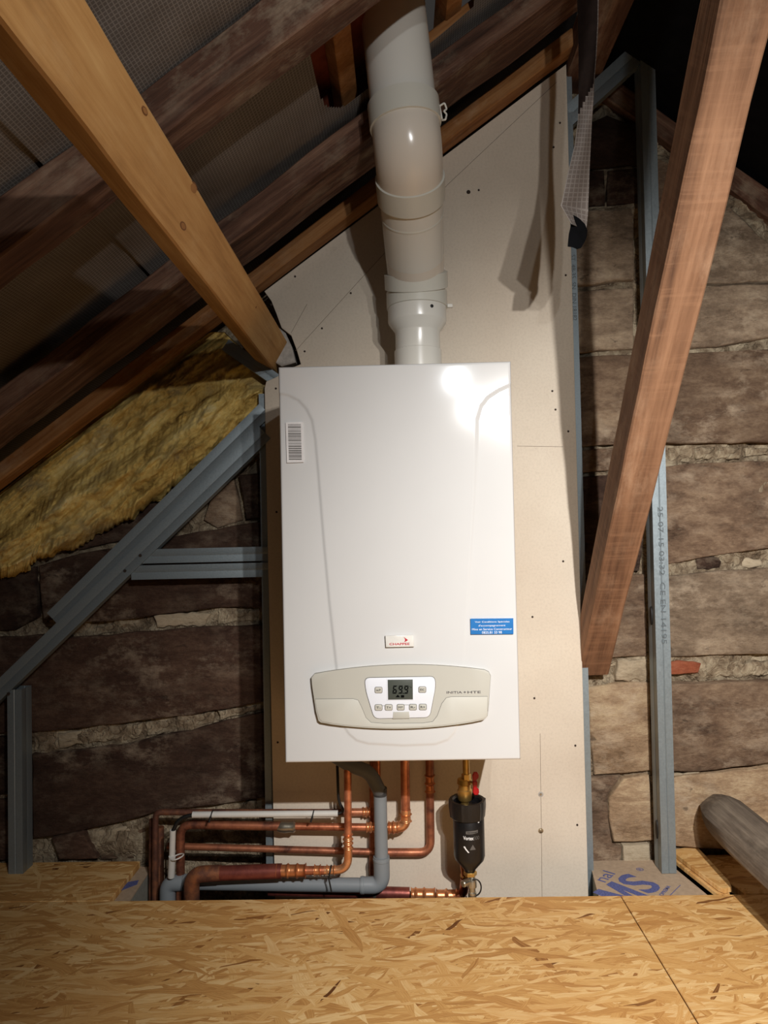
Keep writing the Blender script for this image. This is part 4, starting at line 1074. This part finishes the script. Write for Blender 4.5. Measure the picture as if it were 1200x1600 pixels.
bowlpatch([(728, 1304), (728, 1299.5), (738, 1298.5), (747, 1298), (747, 1302.5), (738, 1303.5)], 'ink_grey', 'maker_print'); onbowl('sentinel', 730, 1302.3, 745.5, 1299.8, 'ink_black', .0)
bowlpatch([(734, 1328.5), (738.8, 1320), (743.5, 1328)], 'ink_grey', 'warning_triangle')
bowlpatch([(724.2, 1324), (726.5, 1323), (728.5, 1326.5), (733.5, 1332.5), (731.5, 1333), (727.5, 1328.5)], 'ink_white', 'key_symbol')
bowlpatch([(746, 1284), (748, 1283), (749.6, 1287), (747.6, 1287.6)], 'ink_white', 'cap_mark')
fz = fb.z
lathe('brass_nut', [(.013, 0), (.0145, .001), (.0145, .008), (.013, .009)], fb+Vector((.001, 0, -.009)), (0, 0, 1), M['brass'], fi, 6)
lathe('drain_valve', [(.006, 0), (.0095, .001), (.0095, .012), (.0075, .014), (.0075, .022), (.0105, .024), (.0105, .034), (.009, .040), (.0065, .047)][::1], fb+Vector((.004, -.004, -.056)), (0, 0, 1), M['nickel'], fi, 20)
lathe('valve_stub', [(.0055, 0), (.0075, .001), (.0075, .016), (.006, .018)], fb+Vector((-.004, -.006, -.020)), (-.6, -.5, 0), M['nickel'], fi, 16)
lathe('drain_tip', [(.0045, 0), (.006, .002), (.006, .008)], fb+Vector((.004, -.004, -.064)), (0, 0, 1), M['seam'], fi, 14)
c = fb+Vector((.010, -.012, -.030)); tube('drain_cap_strap', [c+Vector((.013*math.sin(a), -.003*math.cos(a), .019*math.cos(a))) for a in [math.pi*i/14*1.25-.4 for i in range(15)]], .0016, M['rubber'], fi, seg=8)

va = thing('isolating_valve', 'brass isolating valve with red butterfly handle between boiler and filter', 'valve', at(728, 1250, YF))
v0 = at(727, 1247, YF); vt = at(729, 1196, YF); vt.z = BZ; H_ = vt.z-v0.z
lathe('valve_body', [(.011, 0), (.015, .003), (.016, .014), (.0165, .024), (.0135, .027), (.0135, .036), (.0165, .038), (.0155, .048), (.012, .050)], v0-Vector((.001, 0, .006)), (0, 0, 1), M['brass'], va, 14)
lathe('union_nut', [(.0095, 0), (.0105, .001), (.0105, .014), (.0095, .015)], v0+Vector((.003, -.004, .040)), (0, 0, 1), M['brass'], va, 6)
tube('tail_pipe', [v0+Vector((.003, -.004, .05)), Vector((v0.x+.003, YF-.004, BZ))], .0075, M['brass'], va)
tube('tail_pipe', [v0+Vector((-.004, 0, -.028)), v0], .009, M['brass'], va)
hx = at(743, 1225, YF-.02)
tube('stem', [Vector((v0.x+.01, YF-.004, hx.z)), hx], .003, M['nickel'], va, seg=10)
for sgn in (1, -1):
    wing = [hx+Vector((a*.9, 0, sgn*b)) for a, b in ((-.004, .002), (-.006, .010), (-.007, .018), (-.003, .0245), (.005, .0245), (.0085, .019), (.0075, .012), (.003, .008), (.003, .002))]
    prism('handle_wing', wing, (0, .006, 0), M['red_plastic'], va, .0015)
box('handle_hub', tuple(hx-Vector((.006, .002, .006))), tuple(hx+Vector((.004, .007, .006))), M['red_plastic'], va, .0015)

# ================================================================ insulation boards and offcut in the floor gap
ib = thing('insulation_board', 'foil-edged insulation board with blue printing set in the floor gap at right', 'insulation', (.55, 0, -.1))
zt = -.0115
top = [atz(921, 1346, zt), atz(935, 1338, zt), atz(1034, 1338, zt), atz(1122, 1412, zt), atz(1124, 1424, zt), atz(946, 1440, zt)]
for v in top: v.y = min(v.y, .066)
prism('kraft_facing', top, (0, 0, -.003), M['kraft'], ib)
prism('foam_core', [v-Vector((0, 0, .003)) for v in top], (0, 0, -.07), M['foam'], ib)
a4 = R(42); xd = Vector((math.cos(a4), math.sin(a4), 0)); yd = Vector((-math.sin(a4), math.cos(a4), 0)); zp = zt+.0003
def ptext(s_, px, py, wd_, ht, ang=42, **kw):
    a = R(ang); x_ = Vector((math.cos(a), math.sin(a), 0)); y_ = Vector((-math.sin(a), math.cos(a), 0)); q = atz(px, py, zp)
    return text(s_, 'printed_text', q, x_, y_, wd_, ht, M['ink_blue'], ib, .00012, **kw)
o_ = atz(986, 1419, zp)
prism('printed_text', [o_+xd*(.076*a)+yd*(.094*b) for a, b in ((0, 0), (.23, 0), (.23, .60), (.42, 0), (.58, 0), (.77, .60), (.77, 0), (1, 0), (1, 1), (.70, 1), (.5, .38), (.30, 1), (0, 1))], (0, 0, -.0002), M['ink_blue'], ib)
o_ = o_+xd*.084
text('S', 'printed_text', o_, xd, yd, .056, .094, M['ink_blue'], ib, .00012, .02)
ptext('®', 1002, 1362, .017, .017)
ptext('SOPREMA', 1034, 1402, .062, .009, 52, bold=.02)
ptext('nal', 946, 1379, .055, .030, 50)
tube('print_line', [atz(1040, 1406, zp), atz(1063, 1383, zp)], .0008, M['ink_blue'], ib, seg=5)
il = thing('insulation_board', 'small grey insulation board end beside the left floor panel', 'insulation', (-.63, 0, -.1))
top = [Vector((-.650, .06, zt)), Vector((-.622, .06, zt)), atz(233, 1362, zt), atz(199, 1414, zt)+Vector((0, -.02, 0)), Vector((-.650, -.16, zt))]
prism('kraft_facing', top, (0, 0, -.003), M['kraft'], il); prism('foam_core', [v-Vector((0, 0, .003)) for v in top], (0, 0, -.08), M['foam'], il)
prism('blue_print', [atz(a, b, zp) for a, b in ((188, 1392), (200, 1378), (217, 1375), (214, 1382))], (0, 0, -.0002), M['ink_blue'], il)
oc = thing('osb_offcut', 'loose triangular chipboard offcut lying by the stone wall behind the grey beam', 'board', atz(1090, 1350, .02))
zo = .012
cp_ = [atz(a, b, zo) for a, b in ((1048, 1328), (1088, 1321), (1140, 1377), (1143, 1386), (1132, 1389), (1122, 1385))]
prism('board', cp_, (0, 0, -.010), M['osb'], oc, .0008); prism('lower_layer', [v+Vector((-.006, -.004, -.012)) for v in cp_], (0, 0, -.009), M['osb'], oc, .0008)

# ================================================================ hanging membrane flap
fa = thing('membrane_flap', 'torn grey woven membrane strip hanging down over the plasterboard corner', 'membrane', at(905, 200, -.40))
rows = [(-95, 899, -.40, 936, -.44), (-40, 900, -.40, 936, -.44), (33, 903, -.40, 935, -.44), (90, 904, -.41, 932, -.44), (125, 904, -.41, 929, -.43), (150, 904, -.41, 928, -.42), (187, 903, -.42, 925, -.40), (227, 898, -.43, 923, -.385), (267, 888, -.44, 921, -.375), (300, 881, -.445, 920, -.37), (323, 876, -.45, 919, -.365), (352, 893, -.43, 916, -.365)]
V = []; Fc = []; uvs = []; K = 24
for j in range((len(rows)-1)*4+1):
    s_ = j/4; i = min(int(s_), len(rows)-2); f_ = s_-i; a = [rows[i][k]+(rows[i+1][k]-rows[i][k])*f_ for k in range(5)]
    for k in range(K+1):
        t = k/K; x = a[1]+(a[3]-a[1])*t; Y = a[2]+(a[4]-a[2])*t + .008*math.sin(t*5+s_*1.1)*min(1, (a[3]-a[1])/40)
        yb = a[0] + (10*(t-.2) if j >= 40 else 0)
        V.append(at(x, yb, Y)); uvs.append((t*.055, a[0]*.0014))
dk = []; n0 = len(V); W = K+1; R_ = n0//W
V += [v+Vector((.0002, .0012, 0)) for v in V]
for j in range(R_-1):
    for k in range(K):
        a = j*W+k; Fc.append((a, a+1, a+W+1, a+W)); Fc.append((n0+a, n0+a+W, n0+a+W+1, n0+a+1)); dk.append(k/K < .93 - max(0, j/4-4.2)*.62)
for j in range(R_-1):
    for k in (0, K): a = j*W+k; Fc.append((a, a+W, n0+a+W, n0+a))
for k in range(K):
    for j in (0, R_-1): a = j*W+k; Fc.append((a, n0+a, n0+a+1, a+1))
o = obj('woven_strip', V, Fc, M['membrane_flap'], fa, smooth=True); o.data.materials.append(M['flap_back'])
q_ = 0
for i_, d_ in enumerate(dk):
    if d_: o.data.polygons[2*i_].material_index = 1
ul = o.data.uv_layers.new(name='UVMap')
for lp in o.data.loops: ul.data[lp.index].uv = uvs[lp.vertex_index % n0]
tl = [(891, 333), (905, 341), (914, 350), (918, 360), (917, 370), (913, 379), (908, 387), (902, 389), (895, 386), (887, 385), (889, 365), (892, 352)]
tp = [at(x, y, -.372-.045*(1-(x-885)/33)-.01*math.sin((x-885)/33*3.1)) for x, y in tl]
t_ = prism('black_backing', tp, (0, .0014, 0), M['black_felt_and_shade'], fa); t_['label'] = 'black curled underside of the strip'

# grey dust sheet corner on the floor, lower left
V = []; Fc = []; n = 26
e0 = [(-.62, -.72), (-.585, -.80), (-.565, -.86), (-.555, -.92), (-.55, -1.2)]
for j in range(n+1):
    for i in range(n+1):
        s_, t = i/n, j/n
        ex = -.63+.085*min(1, (t*2.2))**.6+.006*noise.noise(Vector((t*9, 0, 0)))
        x = -1.3+(ex+1.3)*s_; y = -.66-.75*t+.02*noise.noise(Vector((s_*6, 5, 0)))
        z = .0015+.006*abs(noise.noise(Vector((x*8, y*8, 0))))*(1 if 0 < i < n and 0 < j < n else .3)
        V.append(Vector((x, y, z)))
for j in range(n):
    for i in range(n): a = j*(n+1)+i; Fc.append((a, a+1, a+n+2, a+n+1))
o = obj('dust_sheet', V, Fc, M['dust_sheet'], smooth=True); tag(o, 'corner of a grey dust sheet on the chipboard floor at lower left', 'sheet')
bpy.context.view_layer.update()
